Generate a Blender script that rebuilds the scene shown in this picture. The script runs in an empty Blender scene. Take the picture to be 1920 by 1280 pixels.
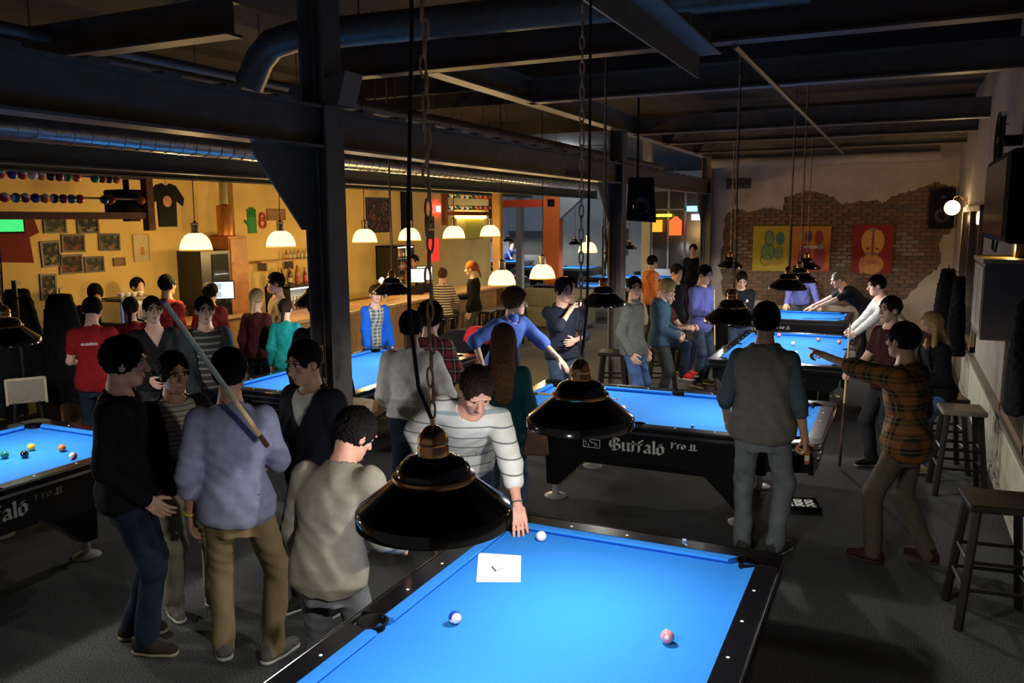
import bpy, bmesh, math, random
import numpy as np
from mathutils import Vector, Matrix
from mathutils.geometry import tessellate_polygon
R = math.radians
random.seed(7); RNG = np.random.RandomState(7)
SC = bpy.context.scene
COL = SC.collection
# ---------------------------------------------------------------- camera, world, exposure
cam_d = bpy.data.cameras.new('camera'); cam = bpy.data.objects.new('camera', cam_d); COL.objects.link(cam)
cam_d.sensor_width = 36; cam_d.lens = 1544.97 / 1920 * 36; cam_d.clip_start = .05; cam_d.clip_end = 200
cam.matrix_world = (Matrix.Translation((0, 0, 2.4771)) @ Matrix.Rotation(.4368, 4, 'Z') @
                    Matrix.Rotation(math.pi / 2 - .1463, 4, 'X') @ Matrix.Rotation(-.0072, 4, 'Z'))
SC.camera = cam
W = bpy.data.worlds.new('world'); SC.world = W; W.use_nodes = True
W.node_tree.nodes['Background'].inputs[0].default_value = (.36, .35, .33, 1)
W.node_tree.nodes['Background'].inputs[1].default_value = .19
SC.view_settings.view_transform = 'Standard'; SC.view_settings.look = 'None'
SC.view_settings.exposure = 0.0; SC.view_settings.gamma = 1.0; SC.view_settings.use_curve_mapping = False
SC.cycles.use_denoising = True; SC.cycles.max_bounces = 6; SC.cycles.diffuse_bounces = 3
SC.cycles.sample_clamp_indirect = 4.0; SC.cycles.caustics_reflective = False; SC.cycles.caustics_refractive = False
TABLE_LAMP_W = 60.0; BAR_LAMP_W = 46.0

# ---------------------------------------------------------------- helpers
_M = {}
def s2l(c): return tuple((x / 12.92 if x <= .04045 else ((x + .055) / 1.055) ** 2.4) for x in c)
def mat(name, col, rough=.6, metal=0., spec=.5, emit=0., var=.12, scale=20., bump=0., trans=0., coat=0., sheen=0., alpha=None):
    """principled material; a noise node varies the colour a little"""
    if name in _M: return _M[name]
    m = bpy.data.materials.new(name); m.use_nodes = True; nt = m.node_tree; b = nt.nodes['Principled BSDF']; _M[name] = m
    b.inputs['Roughness'].default_value = rough; b.inputs['Metallic'].default_value = metal
    b.inputs['Specular IOR Level'].default_value = spec
    if coat: b.inputs['Coat Weight'].default_value = coat
    if sheen: b.inputs['Sheen Weight'].default_value = sheen
    if trans: b.inputs['Transmission Weight'].default_value = trans
    c4 = (*col, 1)
    if emit:
        b.inputs['Emission Color'].default_value = c4; b.inputs['Emission Strength'].default_value = emit
    if var or bump:
        tc = nt.nodes.new('ShaderNodeTexCoord'); n = nt.nodes.new('ShaderNodeTexNoise')
        n.inputs['Scale'].default_value = scale; n.inputs['Detail'].default_value = 4
        nt.links.new(tc.outputs['Object'], n.inputs['Vector'])
        r = nt.nodes.new('ShaderNodeValToRGB')
        r.color_ramp.elements[0].position = .3; r.color_ramp.elements[1].position = .7
        r.color_ramp.elements[0].color = tuple(x * (1 - var) for x in col) + (1,)
        r.color_ramp.elements[1].color = tuple(min(1, x * (1 + var)) for x in col) + (1,)
        nt.links.new(n.outputs['Fac'], r.inputs[0]); nt.links.new(r.outputs[0], b.inputs['Base Color'])
        if bump:
            bp = nt.nodes.new('ShaderNodeBump'); bp.inputs['Strength'].default_value = bump; bp.inputs['Distance'].default_value = .01
            nt.links.new(n.outputs['Fac'], bp.inputs['Height']); nt.links.new(bp.outputs[0], b.inputs['Normal'])
    else: b.inputs['Base Color'].default_value = c4
    return m
def pattern(name, fn, rough=.85):
    """material whose colour comes from fn(nt, objcoord_socket) -> colour socket"""
    if name in _M: return _M[name]
    m = bpy.data.materials.new(name); m.use_nodes = True; nt = m.node_tree; b = nt.nodes['Principled BSDF']; _M[name] = m
    b.inputs['Roughness'].default_value = rough; b.inputs['Specular IOR Level'].default_value = .2
    tc = nt.nodes.new('ShaderNodeTexCoord')
    nt.links.new(fn(nt, tc.outputs['Object']), b.inputs['Base Color']); return m
def node(nt, t, **kw):
    n = nt.nodes.new(t)
    for k, v in kw.items():
        if k.startswith('i_'):
            n.inputs[int(k[2:])].default_value = v
        else: setattr(n, k, v)
    return n
def mathn(nt, op, a, b=None):
    n = nt.nodes.new('ShaderNodeMath'); n.operation = op
    for i, x in enumerate((a, b)):
        if x is None: continue
        if isinstance(x, (int, float)): n.inputs[i].default_value = x
        else: nt.links.new(x, n.inputs[i])
    return n.outputs[0]
def mixc(nt, f, a, b):
    n = nt.nodes.new('ShaderNodeMix'); n.data_type = 'RGBA'
    for sock, x in ((n.inputs[0], f), (n.inputs[6], a), (n.inputs[7], b)):
        if isinstance(x, (int, float)): sock.default_value = x
        elif isinstance(x, tuple): sock.default_value = (*x, 1)
        else: nt.links.new(x, sock)
    return n.outputs[2]
def band(nt, coord, period, lo, hi, off=0.):
    """1 where frac((coord+off)/period) lies in lo..hi"""
    f = mathn(nt, 'FRACT', mathn(nt, 'DIVIDE', mathn(nt, 'ADD', coord, off + 50 * period), period))
    return mathn(nt, 'MULTIPLY', mathn(nt, 'GREATER_THAN', f, lo), mathn(nt, 'LESS_THAN', f, hi))
def sepxyz(nt, v):
    s = nt.nodes.new('ShaderNodeSeparateXYZ'); nt.links.new(v, s.inputs[0]); return s.outputs

def tag(o, label=None, cat=None, group=None, kind=None):
    if label: o['label'] = label
    if cat: o['category'] = cat
    if group: o['group'] = group
    if kind: o['kind'] = kind
    return o
def top(name, label, cat, loc=(0, 0, 0), rz=0., group=None):
    o = bpy.data.objects.new(name, None); COL.objects.link(o); o.location = loc; o.rotation_euler = (0, 0, rz)
    o.empty_display_size = .1
    return tag(o, label, cat, group)
def link_mesh(name, me, parent=None, loc=None, rot=None):
    o = bpy.data.objects.new(name, me); COL.objects.link(o)
    if parent is not None: o.parent = parent
    if loc is not None: o.location = loc
    if rot is not None: o.rotation_euler = rot
    return o
def copy_tree(o, parent=None):
    c = o.copy(); COL.objects.link(c); c.parent = parent
    for ch in list(o.children): copy_tree(ch, c)
    return c
class MB:
    """collects polygons, builds ONE mesh object"""
    def __init__(s): s.v = []; s.f = []; s.m = []
    def add(s, vs, fs, mi=0):
        n = len(s.v); s.v += [tuple(v) for v in vs]; s.f += [tuple(i + n for i in f) for f in fs]; s.m += [mi] * len(fs); return s
    def box(s, c, d, rz=0., mi=0, M=None):
        x, y, z = d[0] / 2, d[1] / 2, d[2] / 2
        vs = [Vector((a * x, b * y, e * z)) for a in (-1, 1) for b in (-1, 1) for e in (-1, 1)]
        T = Matrix.Translation(c) @ Matrix.Rotation(rz, 4, 'Z')
        if M is not None: T = T @ M
        return s.add([T @ v for v in vs], [(0, 1, 3, 2), (4, 6, 7, 5), (0, 4, 5, 1), (2, 3, 7, 6), (0, 2, 6, 4), (1, 5, 7, 3)], mi)
    def bbox(s, a, b, mi=0): return s.box([(p + q) / 2 for p, q in zip(a, b)], [abs(q - p) for p, q in zip(a, b)], mi=mi)
    def prism(s, poly, fn, t0, t1, mi=0):
        """poly (2d) extruded from t0 to t1; fn(a, b, t) -> xyz"""
        n = len(poly); vs = [fn(a, b, t0) for a, b in poly] + [fn(a, b, t1) for a, b in poly]
        fs = [(i, (i + 1) % n, n + (i + 1) % n, n + i) for i in range(n)]
        tri = tessellate_polygon([[Vector((a, b, 0)) for a, b in poly]])
        fs += [tuple(t) for t in tri] + [tuple(n + i for i in reversed(t)) for t in tri]
        return s.add(vs, fs, mi)
    def tube(s, pts, r, n=8, mi=0, caps=True, closed=False):
        pts = [Vector(p) for p in pts]; rs = r if isinstance(r, (list, tuple)) else [r] * len(pts)
        k = len(pts); vs = []; up = None
        for i, p in enumerate(pts):
            if closed: d = pts[(i + 1) % k] - pts[i - 1]
            else: d = pts[min(i + 1, k - 1)] - pts[max(i - 1, 0)]
            d.normalize()
            if up is None: up = d.orthogonal().normalized()
            a = (up - d * up.dot(d)); a = a.normalized() if a.length > 1e-6 else d.orthogonal().normalized(); up = a; b = d.cross(a)
            vs += [p + (a * math.cos(2 * math.pi * j / n) + b * math.sin(2 * math.pi * j / n)) * rs[i] for j in range(n)]
        fs = []
        for i in range(k if closed else k - 1):
            i2 = (i + 1) % k
            fs += [(i * n + j, i * n + (j + 1) % n, i2 * n + (j + 1) % n, i2 * n + j) for j in range(n)]
        if caps and not closed: fs += [tuple(reversed(range(n))), tuple((k - 1) * n + j for j in range(n))]
        return s.add(vs, fs, mi)
    def lathe(s, prof, n=24, c=(0, 0, 0), mi=0, M=None, close=False, caps=True):
        """prof [(r, z)] about z"""
        k = len(prof); vs = []
        for r, z in prof:
            for j in range(n):
                a = 2 * math.pi * j / n; v = Vector((r * math.cos(a), r * math.sin(a), z))
                if M is not None: v = M @ v
                vs.append(v + Vector(c))
        fs = []
        for i in range(k - 1 + (1 if close else 0)):
            i2 = (i + 1) % k
            fs += [(i * n + j, i * n + (j + 1) % n, i2 * n + (j + 1) % n, i2 * n + j) for j in range(n)]
        if not close and caps:
            if prof[0][0] > 1e-5: fs.append(tuple(reversed(range(n))))
            if prof[-1][0] > 1e-5: fs.append(tuple((k - 1) * n + j for j in range(n)))
        return s.add(vs, fs, mi)
    def ball(s, c, r, n=12, mi=0, sc=(1, 1, 1), M=None):
        pr = [(max(1e-6, r * math.sin(math.pi * i / n)), -r * math.cos(math.pi * i / n)) for i in range(n + 1)]
        T = Matrix.Diagonal((*sc, 1))
        if M is not None: T = M @ T
        return s.lathe(pr, n * 2, c, mi, T)
    def build(s, name, mats, parent=None, smooth=False, loc=None, rot=None, bevel=0.):
        me = s.mesh(name, mats, smooth); o = link_mesh(name, me, parent, loc, rot)
        if bevel:
            b = o.modifiers.new('bevel', 'BEVEL'); b.width = bevel; b.segments = 2; b.limit_method = 'ANGLE'
        return o
    def mesh(s, name, mats, smooth=False):
        me = bpy.data.meshes.new(name); me.from_pydata(s.v, [], s.f)
        for m in (mats if isinstance(mats, (list, tuple)) else [mats]): me.materials.append(m)
        if any(s.m): me.polygons.foreach_set('material_index', s.m)
        bm = bmesh.new(); bm.from_mesh(me); bmesh.ops.recalc_face_normals(bm, faces=bm.faces); bm.to_mesh(me); bm.free()
        if smooth:
            me.polygons.foreach_set('use_smooth', [True] * len(me.polygons))
            if smooth != 2: me.set_sharp_from_angle(angle=R(40))
        me.update(); return me
def struct(o): o['kind'] = 'structure'; return o
def light(name, loc, power, col, r=.04, parent=None, typ='POINT', **kw):
    d = bpy.data.lights.new(name, typ); d.energy = power; d.color = col
    if typ in ('POINT', 'SPOT'): d.shadow_soft_size = r
    for k, v in kw.items(): setattr(d, k, v)
    o = bpy.data.objects.new(name, d); COL.objects.link(o); o.location = loc
    if parent is not None: o.parent = parent
    return o
def ibeam_x(mb, x0, x1, y, zb, zt, w=.15, t=.018):
    mb.bbox((x0, y - w / 2, zb), (x1, y + w / 2, zb + t)).bbox((x0, y - w / 2, zt - t), (x1, y + w / 2, zt)).bbox((x0, y - .006, zb + t), (x1, y + .006, zt - t))
def ibeam_y(mb, y0, y1, x, zb, zt, w=.15, t=.018):
    mb.bbox((x - w / 2, y0, zb), (x + w / 2, y1, zb + t)).bbox((x - w / 2, y0, zt - t), (x + w / 2, y1, zt)).bbox((x - .006, y0, zb + t), (x + .006, y1, zt - t))
def nib(strokes, nv, sx, sy, depth=.003):
    """broad-nib lettering: every stroke sweeps a fixed nib vector; returns MB in the xz plane, facing -y"""
    mb = MB(); nx, ny = nv
    for st in strokes:
        for (x0, y0), (x1, y1) in zip(st[:-1], st[1:]):
            q = [(x0 * sx - nx, y0 * sy - ny), (x0 * sx + nx, y0 * sy + ny), (x1 * sx + nx, y1 * sy + ny), (x1 * sx - nx, y1 * sy - ny)]
            ar = sum(q[i][0] * q[(i + 1) % 4][1] - q[(i + 1) % 4][0] * q[i][1] for i in range(4))
            if abs(ar) < 1e-7:
                e = .12 * max(abs(nx), abs(ny)); q = [(q[0][0] + e * .7, q[0][1] - e * .7), (q[1][0] + e * .7, q[1][1] - e * .7), (q[2][0] - e * .7, q[2][1] + e * .7), (q[3][0] - e * .7, q[3][1] + e * .7)]
            mb.prism(q, lambda a, b, t: (a, t, b), -depth, 0)
    return mb
def text_mesh(name, txt, size, m, parent=None, loc=None, rot=None, shear=0., extrude=.001):
    c = bpy.data.curves.new(name, 'FONT'); c.body = txt; c.size = size; c.shear = shear; c.extrude = extrude; c.align_x = 'CENTER'; c.align_y = 'CENTER'
    o = bpy.data.objects.new(name + '_c', c); COL.objects.link(o)
    me = bpy.data.meshes.new_from_object(o.evaluated_get(bpy.context.evaluated_depsgraph_get()))
    bpy.data.objects.remove(o); bpy.data.curves.remove(c); me.materials.clear(); me.materials.append(m)
    return link_mesh(name, me, parent, loc, rot)

# ---------------------------------------------------------------- materials
STEEL = mat('painted steel grey', (.145, .122, .095), .45, .0, .5, var=.2, scale=8)
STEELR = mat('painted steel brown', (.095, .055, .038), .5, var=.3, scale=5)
DARKDECK = mat('dark ceiling deck', (.034, .029, .023), .9)
DUCT = mat('galvanised duct', (.45, .47, .48), .28, .9, var=.2, scale=14)
DUCTG = mat('grey painted duct', (.16, .14, .11), .4, .2, var=.15)
RUST = mat('red oxide steel', (.11, .022, .014), .6, var=.25, scale=12)
BLACK = mat('black lacquer', (.004, .004, .005), .22, spec=.6, var=0)
BLACKM = mat('black matt', (.005, .005, .006), .75, spec=.12, var=0)
CHROME = mat('chrome', (.75, .75, .77), .12, 1., var=0)
CLOTH = mat('blue billiard cloth', (.024, .195, .62), .9, spec=.15, var=.04, scale=60, bump=.05)
WHITE = mat('white marking', (.8, .8, .78), .5, var=0)
BRASS = mat('brass', (.85, .46, .22), .22, 1., var=.1)
CHAINM = mat('rusty chain', (.62, .38, .22), .5, .25, var=.4, scale=30)
CORD = mat('black cord', (.004, .004, .004), .6, var=0)
WOODD = mat('dark stained wood', (.011, .008, .006), .5, spec=.3, var=.4, scale=9)
WOODL = mat('light wood', (.45, .27, .11), .5, var=.25, scale=9)
PLAST = mat('old cream plaster', (.36, .31, .255), .9, var=.14, scale=3, bump=.15)
PLASTR = mat('right wall plaster', (.30, .27, .24), .9, var=.12, scale=3, bump=.1)
YELLOW = mat('yellow plaster', (.74, .53, .19), .9, var=.08, scale=2, bump=.1)
GREYW = mat('grey far wall', (.40, .42, .43), .9, var=.1, scale=2)
CREAM = mat('cream painted panel', (.55, .54, .42), .6, var=.08, scale=4)
# ---------------------------------------------------------------- the building
def carpet(nt, v):
    n = node(nt, 'ShaderNodeTexNoise'); n.inputs['Scale'].default_value = 110; n.inputs['Detail'].default_value = 3; nt.links.new(v, n.inputs['Vector'])
    n2 = node(nt, 'ShaderNodeTexNoise'); n2.inputs['Scale'].default_value = 1.3; nt.links.new(v, n2.inputs['Vector'])
    r = node(nt, 'ShaderNodeValToRGB'); r.color_ramp.elements[0].position = .35; r.color_ramp.elements[1].position = .68
    r.color_ramp.elements[0].color = (.012, .013, .0135, 1); r.color_ramp.elements[1].color = (.145, .15, .153, 1)
    nt.links.new(n.outputs[0], r.inputs[0])
    return mixc(nt, mathn(nt, 'MULTIPLY', n2.outputs[0], .35), r.outputs[0], (.025, .026, .027))
CARPET = pattern('charcoal carpet', carpet, .95)
XP, XR, XL, YE, YF = -3.65, .95, -10.2, 17.6, 33.
struct(MB().bbox((-18, -3, -.1), (2.2, YF + .5, 0)).build('floor', CARPET))
struct(MB().bbox((-18, -3, 4.35), (2.2, YF + .5, 4.5)).build('ceiling', DARKDECK))
# right wall with window recess and low cream panelling
mb = MB(); mb.bbox((XR, -3, 0), (XR + .3, YE, 4.35)); wr = struct(mb.build('wall_right', PLASTR))
lp = MB()
lp.bbox((.915, -1, .16), (XR - .001, 13.3, .70)); lpo = struct(lp.build('low_panelling', CREAM, wr)); del lpo['kind']
MB().bbox((.88, -1, .70), (XR - .001, 13.3, .74)).build('window_ledge', mat('ledge board', (.20, .19, .15), .5), wr)
MB().bbox((.9, -1, .06), (XR - .001, 13.3, .14)).build('skirting_pipe_box', CREAM, wr)
# windows on the right wall: frame, panes and shutters
def window(n, y0, y1, z0, z1):
    w = struct(MB().bbox((XR - .012, y0, z0), (XR - .002, y1, z1)).build('window_%d' % n, mat('dark night glass', (.01, .011, .012), .1, spec=.8, var=0)))
    fm = mat('brown window frame', (.16, .11, .07), .55, var=.2)
    for a, b in ((y0, y0 + .07), (y1 - .07, y1), ((y0 + y1) / 2 - .04, (y0 + y1) / 2 + .04)):
        MB().bbox((XR - .06, a, z0), (XR - .004, b, z1)).build('window_frame', fm, w)
    for a, b in ((z0, z0 + .07), (z1 - .07, z1)):
        MB().bbox((XR - .06, y0, a), (XR - .004, y1, b)).build('window_frame', fm, w)
    return w
window(1, 11.75, 14.9, .78, 2.62)
window(2, 5.2, 8.3, .78, 2.62)
# cream cupboard boxed against the wall, and radiators
# end wall: plaster skin with a ragged hole showing brick
we = struct(MB().bbox((XP, YE + .03, 0), (XR + .3, YE + .3, 4.35)).build('wall_end', mat('mortar bed', (.13, .10, .075), .95, scale=30)))
hole = [(-3.32,2.25),(-3.27,2.55),(-3.08,2.70),(-2.86,2.62),(-2.66,2.64),(-2.42,2.70),(-2.17,2.63),(-2.13,2.88),(-2.02,2.92),(-1.80,2.98),(-1.56,3.01),(-1.36,2.93),(-1.18,2.86),(-1.02,2.75),
        (-.82,2.77),(-.44,2.82),(-.25,2.74),(-.19,2.86),(-.05,2.91),(.21,2.98),(.44,3.06),(.60,3.13),(.72,3.06),(.86,3.04),(.90,2.6),(.88,2.2),(.74,2.1),(.70,1.9),(.76,1.6),(.6,1.42),(.4,1.2),(.2,.92),(.0,.80),(-.2,.74),(-.5,.80),(-.9,.70),(-1.4,.78),(-2.0,.70),(-2.6,.8),(-3.0,.75),(-3.3,.9),(-3.36,1.5)]
def ragged(poly, n=5, amp=.028):
    out = []
    for i, a in enumerate(poly):
        b = poly[(i + 1) % len(poly)]
        for k in range(n):
            t = k / n; j = amp if k else amp * .5
            out.append((a[0] + (b[0] - a[0]) * t + random.uniform(-j, j), a[1] + (b[1] - a[1]) * t + random.uniform(-j, j)))
    return out
hole = ragged(hole); outer = [(XP + .1, 0), (XR, 0), (XR, 4.35), (XP + .1, 4.35)]
tri = tessellate_polygon([[Vector((a, b, 0)) for a, b in outer], [Vector((a, b, 0)) for a, b in hole]])
allp = outer + hole; n = len(allp); yf = YE - .012
vs = [(a, yf, b) for a, b in allp] + [(a, YE + .03, b) for a, b in allp]; no = len(outer)
fs = [tuple(t) for t in tri] + [(no + i, no + (i + 1) % len(hole), n + no + (i + 1) % len(hole), n + no + i) for i in range(len(hole))]
MB().add(vs, fs).build('plaster_skin', PLAST, we)
def inside(p, poly):
    c = False; j = len(poly) - 1
    for i in range(len(poly)):
        if (poly[i][1] > p[1]) != (poly[j][1] > p[1]) and p[0] < (poly[j][0] - poly[i][0]) * (p[1] - poly[i][1]) / (poly[j][1] - poly[i][1]) + poly[i][0]: c = not c
        j = i
    return c
BR = [mat('brick %d' % i, c, .95, var=.3, scale=25, bump=.3) for i, c in enumerate([(.14, .082, .05), (.17, .09, .052), (.12, .075, .048), (.10, .07, .048), (.21, .175, .14)])]
bmesh_ = []
for i in range(5):
    for t in range(2):
        m_ = MB(); d = .028 + .006 * t
        e = .006
        m_.add([(-.1, 0, -.031), (.1, 0, -.031), (.1, 0, .031), (-.1, 0, .031), (-.1 + e, -d, -.031 + e), (.1 - e, -d, -.031 + e), (.1 - e, -d, .031 - e), (-.1 + e, -d, .031 - e)],
               [(4, 5, 6, 7), (0, 1, 5, 4), (1, 2, 6, 5), (2, 3, 7, 6), (3, 0, 4, 7)])
        bmesh_.append(m_.mesh('brick', BR[i]))
white_spots = [(-2.98, 1.95, .22), (-2.75, 1.75, .15), (-1.0, 1.75, .25), (-.75, 1.9, .15), (.15, 1.95, .24), (.35, 1.8, .12), (-.1, 1.5, .12)]
bl = []
for r in range(32):
    z = .72 + r * .0755
    for c in range(22):
        x = -3.45 + c * .212 + (.106 if r % 2 else 0)
        if not inside((x, z), hole): continue
        wh = any((x - a) ** 2 + (z - b) ** 2 < k * k * random.uniform(.2, 1.1) for a, b, k in white_spots)
        bl.append((x, z, 4 if wh else random.choice((0, 0, 1, 1, 2, 3))))
bl.sort(key=lambda b: -b[1])
rest = MB()
for i, (x, z, k) in enumerate(bl):
    me = bmesh_[k * 2 + random.randint(0, 1)]
    if i < 300: link_mesh('brick', me, we, (x, YE + .031, z), (0, random.uniform(-.02, .02), 0))
    else: rest.add([(v.co.x + x, v.co.y + YE + .031, v.co.z + z) for v in me.vertices], [tuple(p.vertices) for p in me.polygons], k)
ro = rest.build('lower_bricks', BR, we); ro['kind'] = 'stuff'
# duct along the end wall, sign plate, pipe
mb = MB(); mb.tube([(XP + .1, 17.35, 3.59), (.62, 17.35, 3.59)], .10, 14)
tag(mb.build('wall_duct', PLAST, smooth=True), 'cream painted duct running along the top of the end wall', 'duct')
# left wall, far hall walls
struct(MB().bbox((XL - .3, -3, 0), (XL, 20.5, 4.35)).build('wall_left', YELLOW))
struct(MB().bbox((-18, YF, 0), (XP + .3, YF + .3, 4.35)).build('wall_far', GREYW))
struct(MB().bbox((XP, YE + .3, 0), (XP + .3, YF, 4.35)).build('wall_hall_side', GREYW))
struct(MB().bbox((-18, 20.5, 0), (XL - .3, 20.8, 4.35)).build('wall_hall_back', GREYW))
struct(MB().bbox((-18.3, 20.5, 0), (-18, YF, 4.35)).build('wall_hall_left', GREYW))
# steel columns with haunches
def column(y, ztop, label):
    o = top('steel_column', label, 'column', (XP, y, 0), 0, 'steel columns')
    o['kind'] = 'structure'
    w, t = .20, .016
    m_ = MB(); m_.bbox((-w / 2, -w / 2, .012), (-w / 2 + t, w / 2, ztop)).bbox((w / 2 - t, -w / 2, .012), (w / 2, w / 2, ztop)).bbox((-w / 2 + t, -.006, .012), (w / 2 - t, .006, ztop))
    m_.build('shaft', STEEL, o)
    MB().bbox((-.16, -.16, 0), (.16, .16, .012)).build('base_plate', STEEL, o)
    MB().prism([(-.10, 2.97), (-.62, 2.97), (-.60, 2.90), (-.16, 2.42), (-.10, 2.42)], lambda a, b, t: (t, a, b), -.09, -.075).build('haunch_plate', STEEL, o)
    MB().tube([(-.03, -.03, 1.2), (-.03, -.03, ztop - .2)], .009, 6).build('conduit', STEEL, o)
    return o
c1 = column(4.75, 4.35, 'grey steel column standing beside the white-shirted back, wooden ledge on it')
MB().box((-.03, -.11, 1.55), (.07, .03, .13)).build('switch_box', WOODL, c1)
m_ = MB(); m_.prism([(.0, 3.42), (.18, 3.46), (.11, 3.25), (.0, 3.25)], lambda a, b, t: (a + .1, t, b), -.1, .1); m_.build('bracket', STEEL, c1)
column(11.4, 3.72, 'grey steel column beside the young man in the grey sweater')
column(17.42, 3.72, 'steel column at the edge of the bare brick wall')
# girders and beams
def girder(name, label, fn, m=STEEL):
    mb = MB(); fn(mb); o = mb.build(name, m); tag(o, label, 'beam'); o['kind'] = 'structure'; return o
girder('girder', 'long riveted grey girder over the bar side of the hall', lambda b: (ibeam_y(b, .5, 17.4, XP, 2.97, 3.25, .18),
       [b.bbox((XP - .1, y, 3.25), (XP + .1, y + .12, 3.27)) for y in np.arange(.6, 17, .45)]))
girder('girder', 'upper grey girder running on to the brick wall', lambda b: ibeam_y(b, 6.2, 17.45, XP, 3.70, 3.95, .16))
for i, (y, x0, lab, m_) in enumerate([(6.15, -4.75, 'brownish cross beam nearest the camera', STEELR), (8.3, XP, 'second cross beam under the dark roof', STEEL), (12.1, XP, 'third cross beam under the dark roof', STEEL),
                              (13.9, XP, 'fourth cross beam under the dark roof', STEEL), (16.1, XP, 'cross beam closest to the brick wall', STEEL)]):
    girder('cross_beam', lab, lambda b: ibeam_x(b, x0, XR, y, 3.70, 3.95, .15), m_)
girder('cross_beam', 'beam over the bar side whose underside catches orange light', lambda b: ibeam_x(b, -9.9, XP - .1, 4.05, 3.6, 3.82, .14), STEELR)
def angle_(b):
    x0, z0, z1 = -1.245, 3.385, 3.54
    b.bbox((x0 - .012, 1.5, z0), (x0, 5.6, z1)); b.bbox((x0, 1.5, z1 - .012), (x0 + .14, 5.6, z1))
    for y in np.arange(2.2, 5.6, .5): b.bbox((x0, y, z1), (x0 + .14, y + .05, z1 + .06))
girder('angle_beam', 'grey angle section beam ending overhead in front of the cross beams', angle_, mat('light grey steel', (.17, .165, .145), .5, var=.2, scale=6))
girder('roof_brace', 'thin grey brace rod slanting under the roof', lambda b: b.tube([(-1.13, 6.2, 3.69), (-1.05, 17.3, 3.69)], .022, 6))
for i, x in enumerate((-5.2, -6.9)):
    girder('bar_girder', ['dark green beam above the bar with bolt heads', 'second dark beam above the bar'][i], lambda b: ibeam_y(b, 1, 19, x - 1.4, 2.96 + .05 * i, 3.22, .12), mat('green grey steel', (.06, .075, .065), .5))
# purlins above, joists left side
mb = MB()
for y in (1.5, 3.5, 9.6, 10.9, 14.9): mb.bbox((-9.8, y - .06, 4.1), (XR, y + .06, 4.35))
tag(struct(mb.build('roof_joists', DARKDECK)), 'dark joists under the roof deck', 'joists')
# ducts
def duct(label, pts, r, m, rings=0., name='ventilation_duct'):
    o = MB().tube(pts, r, 16).build(name, m, smooth=True); tag(o, label, 'duct')
    pts = [Vector(p) for p in pts]
    a, b = pts[0], pts[1]
    for k in (.1, .35, .6, .85):
        p = a.lerp(b, k); MB().tube([p + Vector((0, 0, r * .8)), (p.x, p.y, 4.35)], .006, 5).build('hanger_rod', STEEL, o)
    if rings:
        rm = MB()
        for a, b in zip(pts[:-1], pts[1:]):
            L = (b - a).length
            for k in range(int(L / rings)):
                p = a.lerp(b, (k + .5) * rings / L); d = (b - a).normalized() * .006
                rm.tube([p - d, p + d], r + .005, 16)
        rm.build('seam_rings', m, o)['kind'] = 'stuff'
    return o
duct('thick grey duct under the roof, elbow bent down beside the column', [(-.6, 5.9, 3.97), (-4.55, 5.62, 3.97), (-4.78, 5.6, 3.93), (-4.92, 5.6, 3.82), (-5.05, 5.6, 3.62)], .12, DUCTG)
duct('round grey duct running beside the girder', [(-4.4, 5.4, 3.48), (-4.4, 16.5, 3.48)], .075, DUCTG, 1.6)
duct('spiral galvanised duct below the girder', [(-6.13, 2.2, 3.2), (-6.13, 17.5, 3.2)], .10, DUCT, .16)
duct('spiral galvanised duct over the bar', [(-7.49, 3, 3.16), (-7.49, 17.5, 3.16)], .07, DUCT, .2)
for i, (x, z) in enumerate(((-5.4, 3.75), (-6.2, 3.85), (-7.2, 3.7))):
    duct(['pale pipe above the bar, lowest of three', 'pale pipe above the bar, highest of three', 'pale pipe above the bar, beside the wall'][i], [(x, 3, z), (x, 12, z)], .04, DUCTG, name='roof_pipe')
# ---------------------------------------------------------------- pool tables
def blackletter():
    G = {'B': ([[(.0, 1.3), (.18, 1.42), (.18, .1), (0, 0)], [(.18, 1.36), (.55, 1.3), (.62, 1.0), (.22, .75)], [(.22, .75), (.68, .6), (.68, .2), (.38, 0), (0, .1)], [(-.16, 1.05), (-.2, .6), (-.08, .3)]], .98),
         'u': ([[(-.06, .95), (.04, .85), (.04, .15), (.16, .02)], [(.42, .95), (.5, .85), (.5, .12), (.62, .02)], [(.16, .02), (.46, .22)]], .82),
         'f': ([[(.42, 1.3), (.26, 1.42), (.1, 1.22), (.1, .1), (.02, -.03)], [(-.1, .92), (.36, .92)]], .56),
         'a': ([[(.05, .78), (.2, .98), (.46, .85), (.46, .15), (.58, .03)], [(.46, .52), (.1, .42), (.03, .22), (.15, .02), (.44, .18)]], .78),
         'l': ([[(0, 1.45), (.09, 1.34), (.09, .15), (.2, .02)]], .40),
         'o': ([[(.25, 1.0), (.02, .8), (.02, .2), (.25, 0)], [(.25, 1.0), (.5, .8), (.5, .2), (.25, 0)], [(.12, 1.12), (.42, 1.22)]], .7)}
    out = []; x = 0
    for ch in 'Buffalo':
        g, w = G[ch]; out += [[(a + x, b) for a, b in s] for s in g]; x += w
    return out, x
_bl, _bw = blackletter()
_pro = [[(0, 1), (0, 0)], [(-.05, 1), (.4, .95), (.42, .62), (.02, .5)], [(.62, .6), (.66, 0)], [(.66, .42), (.8, .62), (.95, .55)], [(1.15, .55), (1.05, .3), (1.2, .02), (1.42, .15), (1.45, .42), (1.25, .6), (1.12, .5)],
        [(1.85, 1.12), (2.75, 1.18)], [(1.8, .02), (2.7, .06)], [(2.12, 1.1), (2.1, .05)], [(2.45, 1.12), (2.42, .05)]]
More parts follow.
